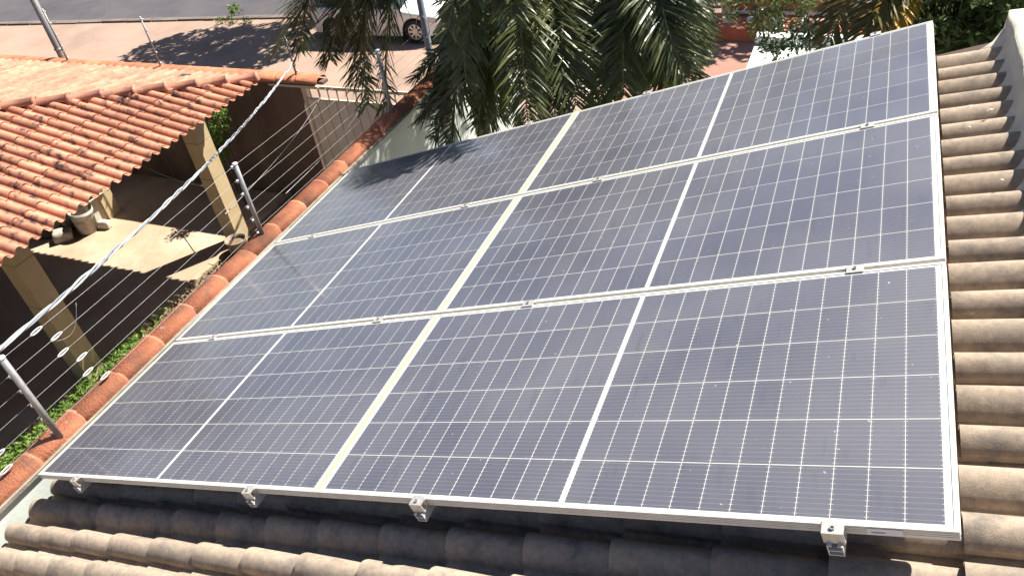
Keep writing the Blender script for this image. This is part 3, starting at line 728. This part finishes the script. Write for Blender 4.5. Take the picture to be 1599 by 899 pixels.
# ---------------------------------------------------------------- bucket, sacks and clutter in the neighbour's yard
t = thing('bucket', (-4.62, 5.93, G), 'dirty mortar bucket at the foot of the cream pillar nearest the gate', 'bucket')
mb = MB(); mb.lathe([(0.12, 0), (0.165, 0.28), (0.175, 0.28), (0.175, 0.265), (0.155, 0.265), (0.15, 0.18)], (-4.66, 5.92, G), 18); mb.build('pail', MT['bucket'], t, True)
mb = MB(); mb.lathe([(0.148, 0.20), (0.09, 0.215), (0.0, 0.21)], (-4.66, 5.92, G), 18, False); mb.build('contents', MT['soil'], t, True)
mb = MB(); mb.tube([(-4.66 + 0.175 * math.cos(q), 5.92 + 0.175 * math.sin(q) * 0.25, G + 0.27 - 0.10 * math.sin(q)) for q in (math.pi * i / 10 for i in range(11))], 0.005, 5); mb.build('handle', MT['steel'], t, True)
def sack(name, c, s, rot, m, label, seed, open_top=False, grp='buckets and clutter by the inner pillar'):
    bm = bmesh.new(); bmesh.ops.create_cube(bm, size=1); bmesh.ops.subdivide_edges(bm, edges=bm.edges, cuts=5, use_grid_fill=True)
    r_ = random.Random(seed)
    from mathutils import noise as NZ
    for v in bm.verts:
        p = v.co
        k = 1 - 0.10 * (abs(p.z) * 2) ** 8
        p.x *= k; p.y *= k * (1 - (0 if open_top else 0.55) * max(0, p.z * 2 - 0.3) ** 2)
        q = Vector((p.x * 4 + seed, p.y * 4, p.z * 4)); o_ = NZ.noise_vector(q) * 0.05
        p += o_
        if open_top and p.z > 0.3: p.z -= 0.25 * max(0, 0.42 - max(abs(p.x), abs(p.y)))
    if open_top:
        for f in [f for f in bm.faces if f.calc_center_median().z > 0.42 and max(abs(f.calc_center_median().x), abs(f.calc_center_median().y)) < 0.3]: bm.faces.remove(f)
    me = bpy.data.meshes.new(name); bm.to_mesh(me); bm.free(); me.materials.append(m)
    me.polygons.foreach_set('use_smooth', [True] * len(me.polygons))
    o = bpy.data.objects.new(name, me); COL.objects.link(o); o.location = c; o.scale = s; o.rotation_euler = rot
    return tag(o, label, 'sack', grp)
def pail_thing(c, r, h, rot, m, rim, label):
    t = thing('paint_bucket', c, label, 'bucket', 'buckets and clutter by the inner pillar'); t.rotation_euler = rot; del t['_loc']
    mb = MB(); mb.lathe([(r * 0.78, 0), (r * 0.96, h * 0.86), (r * 1.03, h * 0.865), (r * 1.03, h * 0.90), (r, h * 0.905), (r * 1.02, h), (r * 0.97, h), (r * 0.93, h * 0.7), (r * 0.8, h * 0.3)], (0, 0, 0), 22); part('pail', mb, MT[m], t, True)
    mb = MB(); mb.tube([(r * 1.04 * math.cos(q), 0.3 * r * math.sin(q) - r * 0.9 * math.sin(q), h * 0.9 - 0.25 * h * math.sin(q)) for q in (math.pi * i / 12 for i in range(13))], 0.005, 5); part('handle', mb, MT['steel'], t, True)
    vs = []; fs = []
    for i in range(9):
        q = -1.9 + 0.11 * i
        for z in (0.25, 0.62): vs.append((r * (0.795 + 0.215 * z) * math.cos(q) * 1.01, r * (0.795 + 0.215 * z) * math.sin(q) * 1.01, h * z))
    for i in range(8): fs.append((2 * i, 2 * i + 2, 2 * i + 3, 2 * i + 1))
    mb = MB(); mb.add(vs, fs); part('paper_label', mb, MT[rim], t, True)
pail_thing((-7.98, 5.82, G), 0.20, 0.46, (0.03, 0.10, 0.4), 'greypail', 'sack', 'tall grey bucket with a worn paper label beside the inner pillar')
pail_thing((-8.44, 5.86, G), 0.17, 0.36, (-0.12, 0.05, -0.2), 'bucket', 'sack', 'smaller dark bucket left of the tall grey one')
sack('crumpled_bag', (-8.22, 5.50, G + 0.09), (0.30, 0.22, 0.22), (0.2, 0.1, 0.8), MT['sack'], 'crumpled brown bag in front of the two buckets', 15)
t = thing('carton', (-8.16, 6.16, G), 'open pale cardboard carton behind the buckets', 'box', 'buckets and clutter by the inner pillar')
x0, y0, x1, y1, zc = -8.42, 5.98, -7.93, 6.32, G + 0.48
mb = MB()
for a_, b_ in (((x0, y0, G), (x0 + .012, y1, zc)), ((x1 - .012, y0, G), (x1, y1, zc)), ((x0 + .012, y0, G), (x1 - .012, y0 + .012, zc)), ((x0 + .012, y1 - .012, G), (x1 - .012, y1, zc)), ((x0 + .012, y0 + .012, G + .003), (x1 - .012, y1 - .012, G + .015))): mb.box(a_, b_)
mb.build('carton_body', MT['palebag'], t)
for (p, q, d) in (((x0, y0), (x1, y0), (0, -0.13, 0.06)), ((x0, y1), (x1, y1), (0, 0.12, 0.08)), ((x0, y0), (x0, y1), (-0.13, 0, -0.05)), ((x1, y0), (x1, y1), (0.12, 0, 0.05))):
    P_, Q_, D_ = Vector((*p, zc)), Vector((*q, zc)), Vector(d); n_ = (Q_ - P_).cross(D_).normalized() * 0.005
    mb = MB(); v_ = [P_ + n_, Q_ + n_, Q_ + D_ + n_, P_ + D_ + n_, P_ - n_, Q_ - n_, Q_ + D_ - n_, P_ + D_ - n_]
    mb.add(v_, [(0, 1, 2, 3), (7, 6, 5, 4), (0, 4, 5, 1), (1, 5, 6, 2), (2, 6, 7, 3), (3, 7, 4, 0)]); mb.build('flap', MT['palebag'], t)
sack('pale_bundle', (-7.72, 5.98, G + 0.07), (0.20, 0.12, 0.16), (0, 0, 0.2), MT['palebag'], 'small white bundle on the floor by the inner pillar', 31)
t = thing('paint_pail', (-8.72, 5.75, G), 'white pail with a yellow rim at the carport eave shadow', 'pail')
mb = MB(); mb.lathe([(0.15, 0), (0.17, 0.30), (0.155, 0.30), (0.15, 0.1)], (-8.72, 5.75, G), 16); mb.build('pail', MT['palebag'], t, True)
mb = MB(); mb.lathe([(0.168, 0.27), (0.185, 0.275), (0.185, 0.31), (0.168, 0.315)], (-8.72, 5.75, G), 16, False); mb.build('rim', MT['yellow'], t, True)
mb = MB(); mb.box((-8.6, 4.95, G + 0.01), (-7.9, 4.98, G + 0.03), Matrix.Identity(4)); 
mb = MB(); P0 = atz(0, 365, G + 0.02); P1 = atz(30, 372, G + 0.02); P2 = atz(75, 372, G + 0.02); P3_ = atz(115, 358, G + 0.03)
mb.tube([P0, P1, P2, P3_], 0.012, 6); tag(mb.build('hose', MT['plastic'], None, True), 'dark hose lying on the lit yard floor left of the buckets', 'hose')
mb = MB(); a = Vector((-5.9, 7.5, -2.45)); b = Vector((-4.95, 6.4, -2.72)); a = aty(212, 254, 7.6); b = Vector((PX - 0.14, 6.3, -2.55))
mb.tube([a.lerp(b, s / 10) - Vector((0, 0, 0.10 * math.sin(math.pi * s / 10))) for s in range(11)], 0.008, 5)
tag(mb.build('clothes_line', MT['wire'], None, True), 'slack pale line strung from the brown wall to the cream pillar', 'line')

# ---------------------------------------------------------------- white car on the verge
def make_car(P, ang):
    t = thing('parked_car', (0, 0, 0), 'white hatchback parked on the dusty street behind the palm fronds', 'car')
    # local: x forward from rear axle side, length -1.95..1.95, y left, z up
    Lr, Lf = -1.95, 1.95; WB = (-1.22, 1.26); WR = 0.315
    def lerp(tbl, x):
        for (a, va), (b, vb) in zip(tbl, tbl[1:]):
            if a <= x <= b: return va + (vb - va) * (x - a) / (b - a)
        return tbl[-1][1] if x > tbl[-1][0] else tbl[0][1]
    shoulder = [(-1.95, 0.80), (-1.8, 0.92), (-0.5, 0.92), (0.9, 0.88), (1.5, 0.80), (1.85, 0.68), (1.95, 0.55)]
    crown = [(-1.95, 0.84), (-1.8, 0.97), (0.85, 0.98), (1.3, 0.93), (1.7, 0.83), (1.88, 0.72), (1.95, 0.57)]
    width = [(-1.95, 0.62), (-1.85, 0.76), (-1.5, 0.83), (1.2, 0.83), (1.6, 0.79), (1.82, 0.69), (1.95, 0.52)]
    N = 130; mb = MB(); rows = []
    for i in range(N + 1):
        x = Lr + (Lf - Lr) * i / N
        zb = lerp([(-1.95, 0.36), (-1.8, 0.24), (-0.8, 0.20), (0.8, 0.20), (1.7, 0.20), (1.95, 0.27)], x)
        for w_ in WB:
            d = abs(x - w_)
            if d < 0.37: zb = max(zb, 0.30 + math.sqrt(max(0, 0.37 ** 2 - d * d)))
        zs = lerp(shoulder, x); zc = lerp(crown, x); w = lerp(width, x); zb = min(zb, zs - 0.05)
        zm = zb + (zs - zb) * 0.5
        half = [(w * 0.95, zb), (w * 0.99, zb + (zm - zb) * 0.4), (w, zm), (w * 0.985, zs - (zs - zm) * 0.35), (w * 0.95, zs - 0.02), (w * 0.88, zs + 0.01), (w * 0.5, zc), (0, zc + 0.01)]
        rows.append([(x, y, z) for y, z in half] + [(x, -y, z) for y, z in half[-2::-1]])
    m = len(rows[0])
    mb.v = [p for r in rows for p in r]
    for i in range(N):
        for j in range(m - 1): mb.f.append((i * m + j, i * m + j + 1, (i + 1) * m + j + 1, (i + 1) * m + j)); mb.mi.append(0)
    mb.f.append(tuple(range(m))); mb.f.append(tuple(N * m + j for j in range(m))[::-1]); mb.mi += [0, 0]
    T = Matrix.Translation(P) @ Matrix.Rotation(ang, 4, 'Z')
    def put(mb, name, mt, par=t, smooth=True):
        mb.v = [tuple(T @ Vector(p)) for p in mb.v]; return mb.build(name, mt, par, smooth)
    body = put(mb, 'body', MT['carpaint']); fix_normals(body.data)
    mb = MB(); rows = []
    for x, w, z in ((-1.86, 0.70, 0.95), (-1.55, 0.66, 1.36), (-1.0, 0.64, 1.47), (0.0, 0.64, 1.48), (0.25, 0.655, 1.42), (0.95, 0.72, 0.965)):
        rows.append([(x, 0.76 if z < 1 else 0.76, 0.90), (x, w, z - 0.03), (x, w * 0.85, z), (x, -w * 0.85, z), (x, -w, z - 0.03), (x, -0.76, 0.90)])
    mb.v = [p for r in rows for p in r]
    for i in range(5):
        for j in range(5): mb.f.append((i * 6 + j, i * 6 + j + 1, i * 6 + j + 7, i * 6 + j + 6)); mb.mi.append(1 if (j == 2 and 1 <= i <= 3) else 0)
    g_ = put(mb, 'cabin', [MT['carglass'], MT['carpaint']]); fix_normals(g_.data)
    for (wx, sy) in ((WB[0], 1), (WB[0], -1), (WB[1], 1), (WB[1], -1)):
        mb = MB(); y0 = sy * 0.80
        prof = [(0.20, 0.0), (0.29, 0.005), (WR, -0.03), (WR, -0.17), (0.28, -0.19)]
        k = 28
        for r, dy in prof:
            for j in range(k): q = 2 * math.pi * j / k; mb.v.append((wx + r * math.cos(q), y0 + sy * dy, WR + r * math.sin(q)))
        for i in range(len(prof) - 1):
            for j in range(k): mb.f.append((i * k + j, i * k + (j + 1) % k, (i + 1) * k + (j + 1) % k, (i + 1) * k + j)); mb.mi.append(0)
        wh = put(mb, 'wheel', MT['tyre']); fix_normals(wh.data)
        mb = MB(); 
        for sp in range(8):
            q = 2 * math.pi * sp / 8; c, s_ = math.cos(q), math.sin(q); pc, ps = -s_, c
            vs = []
            for r, hw in ((0.03, 0.022), (0.195, 0.030)):
                for sgn in (-1, 1): vs.append((wx + c * r + pc * hw * sgn, y0 - sy * 0.01, WR + s_ * r + ps * hw * sgn))
            vs += [(a_, b_ - sy * 0.03, c_) for a_, b_, c_ in vs]
            mb.add(vs, [(0, 1, 3, 2), (4, 6, 7, 5), (0, 2, 6, 4), (1, 5, 7, 3)])
        for r0, r1 in ((0.0, 0.05), (0.18, 0.205)):
            vs = []
            for j in range(24):
                q = 2 * math.pi * j / 24
                for r in (r0, r1): vs.append((wx + r * math.cos(q), y0 - sy * 0.006, WR + r * math.sin(q)))
            mb.add(vs, [(2 * j, 2 * j + 1, (2 * j + 3) % 48, (2 * j + 2) % 48) for j in range(24)])
        put(mb, 'rim', MT['rim'], wh, False)
        mb = MB(); vs = [(wx + 0.2 * math.cos(2 * math.pi * j / 20), y0 - sy * 0.05, WR + 0.2 * math.sin(2 * math.pi * j / 20)) for j in range(20)]
        mb.add(vs, [tuple(range(20))]); put(mb, 'brake_disc', MT['plastic'], wh, False)
        mb = MB(); mb.tube([(wx - 0.02, sy * 0.55, WR), (wx + 0.02, sy * 0.55, WR)], 0.01, 6)
    mb = MB(); mb.box((-1.7, -0.70, 0.22), (1.75, 0.70, 0.62)); put(mb, 'underbody', MT['plastic'], t, False)
    for sy in (1, -1):
        mb = MB(); vs = []
        for x, y, z in ((1.50, 0.785, 0.70), (1.72, 0.75, 0.70), (1.88, 0.63, 0.62), (1.86, 0.63, 0.52), (1.70, 0.762, 0.55)): vs.append((x + 0.012, sy * (y + 0.012), z))
        mb.add(vs, [(0, 1, 2, 3, 4)]); put(mb, 'headlight', MT['lamp'], t, False)
        mb = MB(); mb.box((-1.90, min(sy * 0.60, sy * 0.73), 0.66), (-1.80, max(sy * 0.60, sy * 0.73), 0.90)); put(mb, 'tail_light', MT['redlamp'], t, False)
        mb = MB(); mb.box((-0.12, min(sy * .83, sy * .85), 0.76), (0.06, max(sy * .83, sy * .85), 0.785)); put(mb, 'door_handle', MT['carpaint'], t, False)
        mb = MB(); mb.box((0.62, min(sy * .80, sy * .97), 0.93), (0.74, max(sy * .80, sy * .97), 1.05)); put(mb, 'mirror', MT['carpaint'], t, False)
        mb = MB()
        for xx in (-0.30, 0.78): mb.box((xx, min(sy * 0.815, sy * 0.834), 0.32), (xx + 0.008, max(sy * 0.815, sy * 0.834), 0.86))
        put(mb, 'door_gap', MT['plastic'], t, False)
    mb = MB(); mb.box((1.90, -0.42, 0.28), (1.972, 0.42, 0.46)); put(mb, 'grille', MT['plastic'], t, False)
    return t
wheel = atz(650, 70, GS)
ca = math.atan(0.03)
make_car(Vector((wheel.x - 1.26 * math.cos(ca) - 0.0, wheel.y + 0.80, GS)), ca)

# ---------------------------------------------------------------- palms
def bez(P0, P1, P2, t): return P0 * (1 - t) ** 2 + P1 * 2 * t * (1 - t) + P2 * t * t
def frond(par, P0, P1, P2, n=105, L=0.5, seed=0, m='palm', wd=0.017, droop=0.2, layers=2, t0=0.12, asym=0.0):
    rg = random.Random(seed); mb = MB(); mb.cur = 1
    K = 22; pts = [bez(P0, P1, P2, i / K) for i in range(K + 1)]
    mb.tube(pts, [0.016 * (1 - 0.85 * i / K) + 0.002 for i in range(K + 1)], 5); mb.cur = 0
    Z = Vector((0, 0, 1))
    for i in range(n):
        t = t0 + (1 - t0) * (i + rg.random() * 0.6) / n
        P = bez(P0, P1, P2, t); T = (bez(P0, P1, P2, min(1, t + .02)) - bez(P0, P1, P2, max(0, t - .02))).normalized()
        sd = T.cross(Z); sd = Vector((1, 0, 0)) if sd.length < 0.05 else sd.normalized()
        up = sd.cross(T)
        ln = L * (0.35 + 0.65 * math.sin(math.pi * min(1, 0.18 + 0.80 * t)) ** 0.7) * rg.uniform(0.8, 1.12)
        for s in (-1, 1):
            for q in range(layers):
                el = rg.uniform(-0.5, 0.75) if layers > 1 else rg.uniform(-0.1, 0.25)
                fw = rg.uniform(0.45, 0.95) + 0.4 * t
                d = (sd * s + up * el + T * fw + rvec(rg) * 0.2).normalized()
                l1 = ln * 0.45; a = P + d * l1
                d2 = (d + Vector((0, 0, -droop * rg.uniform(0.5, 1.3)))).normalized(); b = a + d2 * ln * 0.33
                d3 = (d2 + Vector((0, 0, -droop * 0.7))).normalized(); c = b + d3 * ln * 0.22
                w0 = d.cross(up * math.cos(el) + sd * rg.uniform(-.8, .8)); w0 = w0.normalized() if w0.length > .05 else sd
                w = wd * rg.uniform(0.75, 1.2)
                mb.add([P - w0 * w * .25, P + w0 * w * .25, a - w0 * w * .5, a + w0 * w * .5, b - w0 * w * .42, b + w0 * w * .42, c],
                       [(0, 1, 3, 2), (2, 3, 5, 4), (4, 5, 6)])
    return mb.build('frond', [MT[m], MT['rachis']], par, False)
def palm(base, crown, label, specs, seed, extra, m='palm'):
    t = thing('palm_tree', (base[0], base[1], G), label, 'palm tree', 'palms beyond the panels')
    mb = MB(); B0 = Vector((base[0], base[1], G - 0.05)); C0 = Vector(crown); rg = random.Random(seed)
    K = 26; pts = [B0.lerp(C0, i / K) for i in range(K + 1)]
    mb.tube(pts, [(0.105 - 0.035 * i / K) * (1 + 0.07 * (i % 2)) for i in range(K + 1)], 12); mb.build('trunk', MT['trunk'], t, True)
    mb = MB(); mb.tube([C0 - Vector((0, 0, 0.55)), C0 - Vector((0, 0, 0.3)), C0, C0 + Vector((0, 0, 0.25))], [0.075, 0.095, 0.07, 0.02], 10); mb.build('crownshaft', MT['leafmid'], t, True)
    for k, sp in enumerate(specs):
        (x1, y1, Y1), (x2, y2, Y2) = sp[0], sp[1]; kw = sp[2] if len(sp) > 2 else {}
        frond(t, C0 + Vector((0, 0, 0.05)), aty(x1, y1, Y1), aty(x2, y2, Y2), seed=seed * 31 + k, **{**dict(m=m), **kw})
    for k in range(extra[0]):
        a = extra[1] + (extra[2] - extra[1]) * k / max(1, extra[0] - 1) + rg.uniform(-.15, .15); ln = rg.uniform(1.7, 2.2); e = rg.uniform(0.5, 1.1)
        d = Vector((math.cos(a), math.sin(a), 0))
        frond(t, C0, C0 + d * ln * 0.5 + Vector((0, 0, ln * e)), C0 + d * ln * 1.05 + Vector((0, 0, ln * (e - 0.75))), seed=seed * 77 + k, n=42, m=m)
    return t
# control points: pixel seen through, at distance Y; tip last
palm((0.15, 6.0), (0.02, 5.85, 1.75), 'left palm whose fronds hang over the gate and the white car', [
    ((490, -60, 5.3), (432, 78, 5.3), dict(L=0.52, n=60)),
    ((470, -120, 5.2), (470, 80, 5.3), dict(L=0.5)),
    ((540, -80, 5.0), (515, 95, 5.2), dict(L=0.5)),
    ((585, -60, 4.9), (606, 200, 5.0), dict(L=0.42, n=90)),
    ((570, -60, 5.2), (560, 130, 5.3), dict(L=0.5)),
    ((540, -90, 5.6), (545, 60, 5.6), dict(L=0.6)),
    ((540, -120, 5.0), (575, 165, 5.1), dict(L=0.45)),
    ((740, -60, 5.3), (748, 60, 5.2), dict(L=0.4))], 1, (5, 0.3, 3.4))
palm((1.05, 5.75), (1.0, 5.55, 1.65), 'middle palm with the bright frond drooping to the panel edge', [
    ((735, -60, 4.7), (702, 232, 4.3), dict(L=0.48, n=88, wd=0.022)),
    ((735, 40, 5.2), (672, 170, 5.2), dict(L=0.40, t0=0.35)),
    ((800, -90, 4.6), (826, 205, 4.05), dict(L=0.46, n=100)),
    ((870, -60, 4.8), (900, 165, 4.4), dict(L=0.48, n=90)),
    ((790, -70, 5.0), (770, 130, 4.9), dict(L=0.5)),
    ((850, -50, 5.2), (868, 120, 5.2), dict(L=0.5)),
    ((740, -40, 5.4), (730, 110, 5.5), dict(L=0.5)),
    ((770, -40, 5.0), (748, 195, 4.7), dict(L=0.46)),
    ((760, -60, 5.5), (778, 180, 5.1), dict(L=0.46)),
    ((700, -190, 4.5), (738, 60, 3.85), dict(L=0.40, n=70)),
    ((705, -150, 4.4), (728, 130, 3.8), dict(L=0.34, n=70)),
    ((780, -170, 4.5), (800, 30, 3.9), dict(L=0.40, n=70)),
    ((840, -120, 4.9), (850, 40, 4.7), dict(L=0.45)),
    ((755, 25, 5.1), (652, 120, 5.0), dict(L=0.42, t0=0.4)),
    ((760, 40, 4.9), (658, 185, 4.7), dict(L=0.42, t0=0.4)),
    ((745, 30, 4.8), (680, 215, 4.5), dict(L=0.42, t0=0.35)),
    ((850, -30, 4.7), (868, 190, 4.3), dict(L=0.42, t0=0.2)),
    ((790, 0, 5.6), (762, 205, 5.2), dict(L=0.45))], 2, (5, 0.2, 3.2))
pb = [o for o in bpy.data.objects if o.name.startswith('palm_tree') and 'middle palm' in o.get('label', '')][0]
for k, (c_, t_) in enumerate((((1.2, 4.6, 2.45), (1.10, 3.66, 1.22)), ((1.2, 4.7, 2.45), (1.30, 3.78, 1.42)), ((1.5, 4.7, 2.4), (1.80, 3.85, 1.55)))):
    frond(pb, Vector((1.0, 5.55, 1.7)), Vector(c_), Vector(t_), seed=500 + k, L=0.36, n=90)
palm((2.45, 5.9), (2.35, 5.7, 1.55), 'right palm with long fronds sweeping toward the red slab', [
    ((985, -60, 4.9), (1080, 135, 4.6), dict(L=0.48, n=90)),
    ((960, -50, 4.9), (975, 150, 4.6), dict(L=0.5, n=84)),
    ((1010, -70, 5.3), (1100, 70, 5.2), dict(L=0.46)),
    ((930, -40, 5.3), (915, 110, 5.2), dict(L=0.5)),
    ((1040, -60, 5.8), (1100, 20, 5.9), dict(L=0.44)),
    ((1000, -40, 5.2), (1020, 110, 5.1), dict(L=0.5)),
    ((960, -60, 5.5), (950, 70, 5.6), dict(L=0.5)),
    ((950, -40, 5.0), (938, 165, 4.7), dict(L=0.45)),
    ((1010, -20, 5.0), (1040, 130, 4.8), dict(L=0.45)),
    ((1020, -60, 5.0), (1085, 100, 4.9), dict(L=0.45)),
    ((1060, -110, 6.0), (1148, 40, 6.0), dict(L=0.36, n=40, m='palmdry', layers=1))], 3, (5, 0.0, 3.0))
palm((4.35, 6.1), (4.25, 5.95, 1.25), 'palm with browning and yellow fronds behind the far right panel', [
    ((1340, -60, 5.4), (1296, 66, 5.2), dict(L=0.40, n=46, m='palmdry')),
    ((1400, -60, 5.2), (1350, 50, 5.0), dict(L=0.40, m='palmdry', n=50)),
    ((1425, -30, 5.2), (1384, 55, 4.9), dict(L=0.26, n=60, m='palmyellow', layers=1, t0=0.45)),
    ((1405, -30, 5.2), (1364, 52, 5.0), dict(L=0.22, n=50, m='palmyellow', layers=1, t0=0.5)),
    ((1450, -60, 5.5), (1440, 40, 5.4), dict(L=0.42, m='palmdry', n=44)),
    ((1500, -60, 5.4), (1500, 30, 5.2), dict(L=0.42)),
    ((1480, -60, 5.6), (1470, 50, 5.6), dict(L=0.40))], 4, (5, -0.2, 3.0))

# ---------------------------------------------------------------- leafy shrubs and trees
def leafy(name, base, lobes, n, m, label, cat, L=(0.07, 0.13), wd=0.5, seed=1, trunk_r=0.05, group=None, twigs=True):
    t = thing(name, base, label, cat, group); rg = random.Random(seed); B = Vector(base)
    mb = MB(); mt = MB(); tot = sum(l[1] ** 2 for l in lobes)
    for c, r, fl in lobes:
        c = Vector(c)
        if twigs:
            mid = B.lerp(c, 0.5) + Vector((rg.uniform(-.1, .1), rg.uniform(-.1, .1), 0.1)); mt.tube([B, mid, c], [trunk_r, trunk_r * 0.6, trunk_r * 0.2], 6)
        for q in range(int(n * r * r / tot / 6) + 1):       # little clusters of leaves on twig ends
            v = rvec(rg); v.z *= fl; e = c + v.normalized() * r * (0.45 + 0.55 * v.length ** 0.5) * Vector((1, 1, fl)).length / 1.732
            out = (e - c).normalized()
            if twigs and rg.random() < 0.25: mt.tube([c.lerp(e, 0.3), e], [trunk_r * 0.15, trunk_r * 0.08], 4)
            for s in range(6):
                d = (out * 0.5 + rvec(rg)).normalized(); leaf(mb, e + rvec(rg) * 0.07, d, rvec(rg), rg.uniform(*L), rg.uniform(*L) * wd)
    mt.build('trunk', MT['bark'], t, True); mb.build('crown', MT[m], t); return t
leafy('leafy_tree', (3.3, 9.6, GS), [(aty(1215, 15, 9.2), 0.45, 0.9), (aty(1180, 0, 9.4), 0.4, 0.9), (aty(1265, 8, 9.3), 0.45, 0.9), (aty(1200, -40, 9.5), 0.6, 0.8), (aty(1270, -60, 9.5), 0.6, 0.8), (aty(1205, 42, 9.0), 0.2, 1)], 1700, 'leafmid', 'light green leafy tree above the white front wall block', 'tree', (0.06, 0.12), 0.55, 5)
leafy('leafy_shrub', tuple(atz(1212, 96, -0.66)), [(aty(1206, 60, 6.9), 0.12, 1.0), (aty(1214, 78, 6.9), 0.09, 1.0), (aty(1200, 72, 6.9), 0.07, 1.0)], 260, 'leafdark', 'small dark shrub hanging over the wall block, left of its twin', 'shrub', (0.05, 0.09), 0.4, 6, 0.012)
leafy('leafy_shrub', tuple(atz(1262, 88, -0.66)), [(aty(1256, 50, 6.9), 0.13, 1.0), (aty(1248, 68, 6.9), 0.09, 1.0), (aty(1272, 60, 6.9), 0.10, 1)], 320, 'leafdark', 'small dark shrub hanging over the wall block beside the brown frond', 'shrub', (0.05, 0.09), 0.4, 7, 0.012)
leafy('dense_shrub', (5.4, 5.6, G), [(aty(1490, 30, 5.4), 0.42, 0.9), (aty(1530, 10, 5.5), 0.45, 0.9), (aty(1465, 60, 5.2), 0.30, 1), (aty(1560, -15, 5.6), 0.5, 0.9), (aty(1510, 55, 5.3), 0.3, 1), (aty(1475, 0, 5.8), 0.5, .9)], 4200, 'leafmid', 'dense dark green shrub past the end of the tile ridge', 'shrub', (0.07, 0.15), 0.4, 8, 0.04)
leafy('hedge', (0.9, 9.3, GS), [((0.2, 9.2, -1.0), 0.9, 0.9), ((1.3, 9.3, -0.9), 0.9, 0.9), ((-0.6, 9.4, -1.5), 0.7, 0.9), ((1.25, 9.6, 0.15), 0.8, .8), ((0.5, 9.6, -0.1), .9, .8)], 5500, 'leafdark', 'dark bushy tree on the street behind the palms', 'tree', (0.09, 0.17), 0.5, 9, 0.07)
leafy('yard_shrub', (aty(340, 200, 7.2).x, 7.2, G), [(aty(338, 172, 7.2), 0.13, 1), (aty(342, 188, 7.2), 0.15, 1), (aty(338, 205, 7.2), 0.16, 1), (aty(343, 222, 7.2), 0.17, 1), (aty(341, 240, 7.2), 0.15, 1)], 800, 'leafbright', 'narrow green shrub behind the cream pillar against the brown wall', 'shrub', (0.05, 0.09), 0.45, 10, 0.02)
leafy('kerb_weed', atz(365, 38, GS), [(atz(365, 37, GS) + Vector((0, 0, 0.12)), 0.13, 0.8), (atz(385, 37, GS) + Vector((0, 0, 0.08)), 0.14, 0.7), (atz(345, 39, GS) + Vector((0, 0, 0.06)), 0.13, 0.6)], 200, 'leafmid', 'weedy clump growing at the kerb left of the palms', 'weeds', (0.07, 0.13), 0.35, 12, 0.01)
leafy('kerb_weed', atz(371, 30, GS), [(atz(368, 20, GS) + Vector((0, 0, 0.1)), 0.12, 0.8)], 60, 'leafbright', 'bright lime green sprig rising above the kerb weeds', 'weeds', (0.10, 0.16), 0.55, 13, 0.01)
st = Vector((-10.2, 17.4, GS))
leafy('street_tree', tuple(st), [(st + Vector(o_), r_, 0.75) for o_, r_ in (((-0.2, 0, 4.6), 1.4), ((-1.5, 0.3, 4.9), 1.2), ((1.3, 0.2, 5.0), 1.3), ((0.2, 1.0, 5.4), 1.3), ((0.3, -1.1, 4.8), 1.2), ((-2.3, -0.4, 4.5), 0.9), ((1.0, -1.4, 4.4), 0.9))], 6500, 'leafmid', 'street tree shading the verge behind the white car', 'tree', (0.16, 0.30), 0.5, 14, 0.14)

st = Vector((3.3, 19.4, GS))
leafy('street_tree', tuple(st), [(st + Vector(o_), r_, 0.75) for o_, r_ in (((-0.4, -0.6, 4.3), 1.1), ((0.8, 0.0, 4.6), 1.2), ((-1.4, 0.2, 4.6), 1.0), ((0.1, 0.6, 5.3), 1.2))], 2600, 'leafmid', 'street tree beyond the red slab, shading the reddish driveway', 'tree', (0.16, 0.30), 0.5, 15, 0.12)

rg = random.Random(77); mb = MB()  # out-of-view leaf belt, added to darken panel reflections and sky fill
for i in range(4200):
    y = rg.uniform(-20, 11.5); top = 4.6 + 1.6 * math.sin(y * 0.55) + 1.2 * math.sin(y * 1.3 + 1)
    p = Vector((-21.5 + 2.6 * rg.uniform(-1, 1), y, rg.uniform(-4, top)))
    leaf(mb, p, rvec(rg), rvec(rg), rg.uniform(0.7, 1.2), rg.uniform(0.5, 0.8))
o = mb.build('added_distant_trees', MT['leafdark']); tag(o, 'unseen belt of trees past the neighbouring yard, added to darken the panel reflections', 'trees', kind='stuff')

# ---------------------------------------------------------------- red slab across the verge
rs_ = thing('red_slab', (4, 17.5, GS), 'low red painted slab with pale blocks across the verge', 'slab')
P = atz(1090, 62, GS); mb = MB(); x0 = P.x; y0 = P.y
mb.box((x0, y0, GS - 0.1), (x0 + 11, y0 + 1.0, GS + 0.28)); mb.box((x0 + 0.5, y0 + 1.0, GS - 0.1), (x0 + 11, y0 + 2.4, GS + 0.62)); mb.build('step', MT['redslab'], rs_)
for k in range(5):
    xx = x0 + 0.5 + k * 0.55; box_obj('pale_block', (xx, y0 + 0.35, GS + 0.281), (xx + 0.28, y0 + 0.6, GS + 0.36), MT['mortar'], rs_)
mb = MB(); mb.tube([(x0 + 0.4, y0 + 0.9, GS + 0.34), (x0 + 6, y0 + 0.9, GS + 0.34)], 0.05, 8); mb.build('pipe', MT['insul'], rs_, True)

for o in bpy.data.objects:
    if '_loc' in o: del o['_loc']
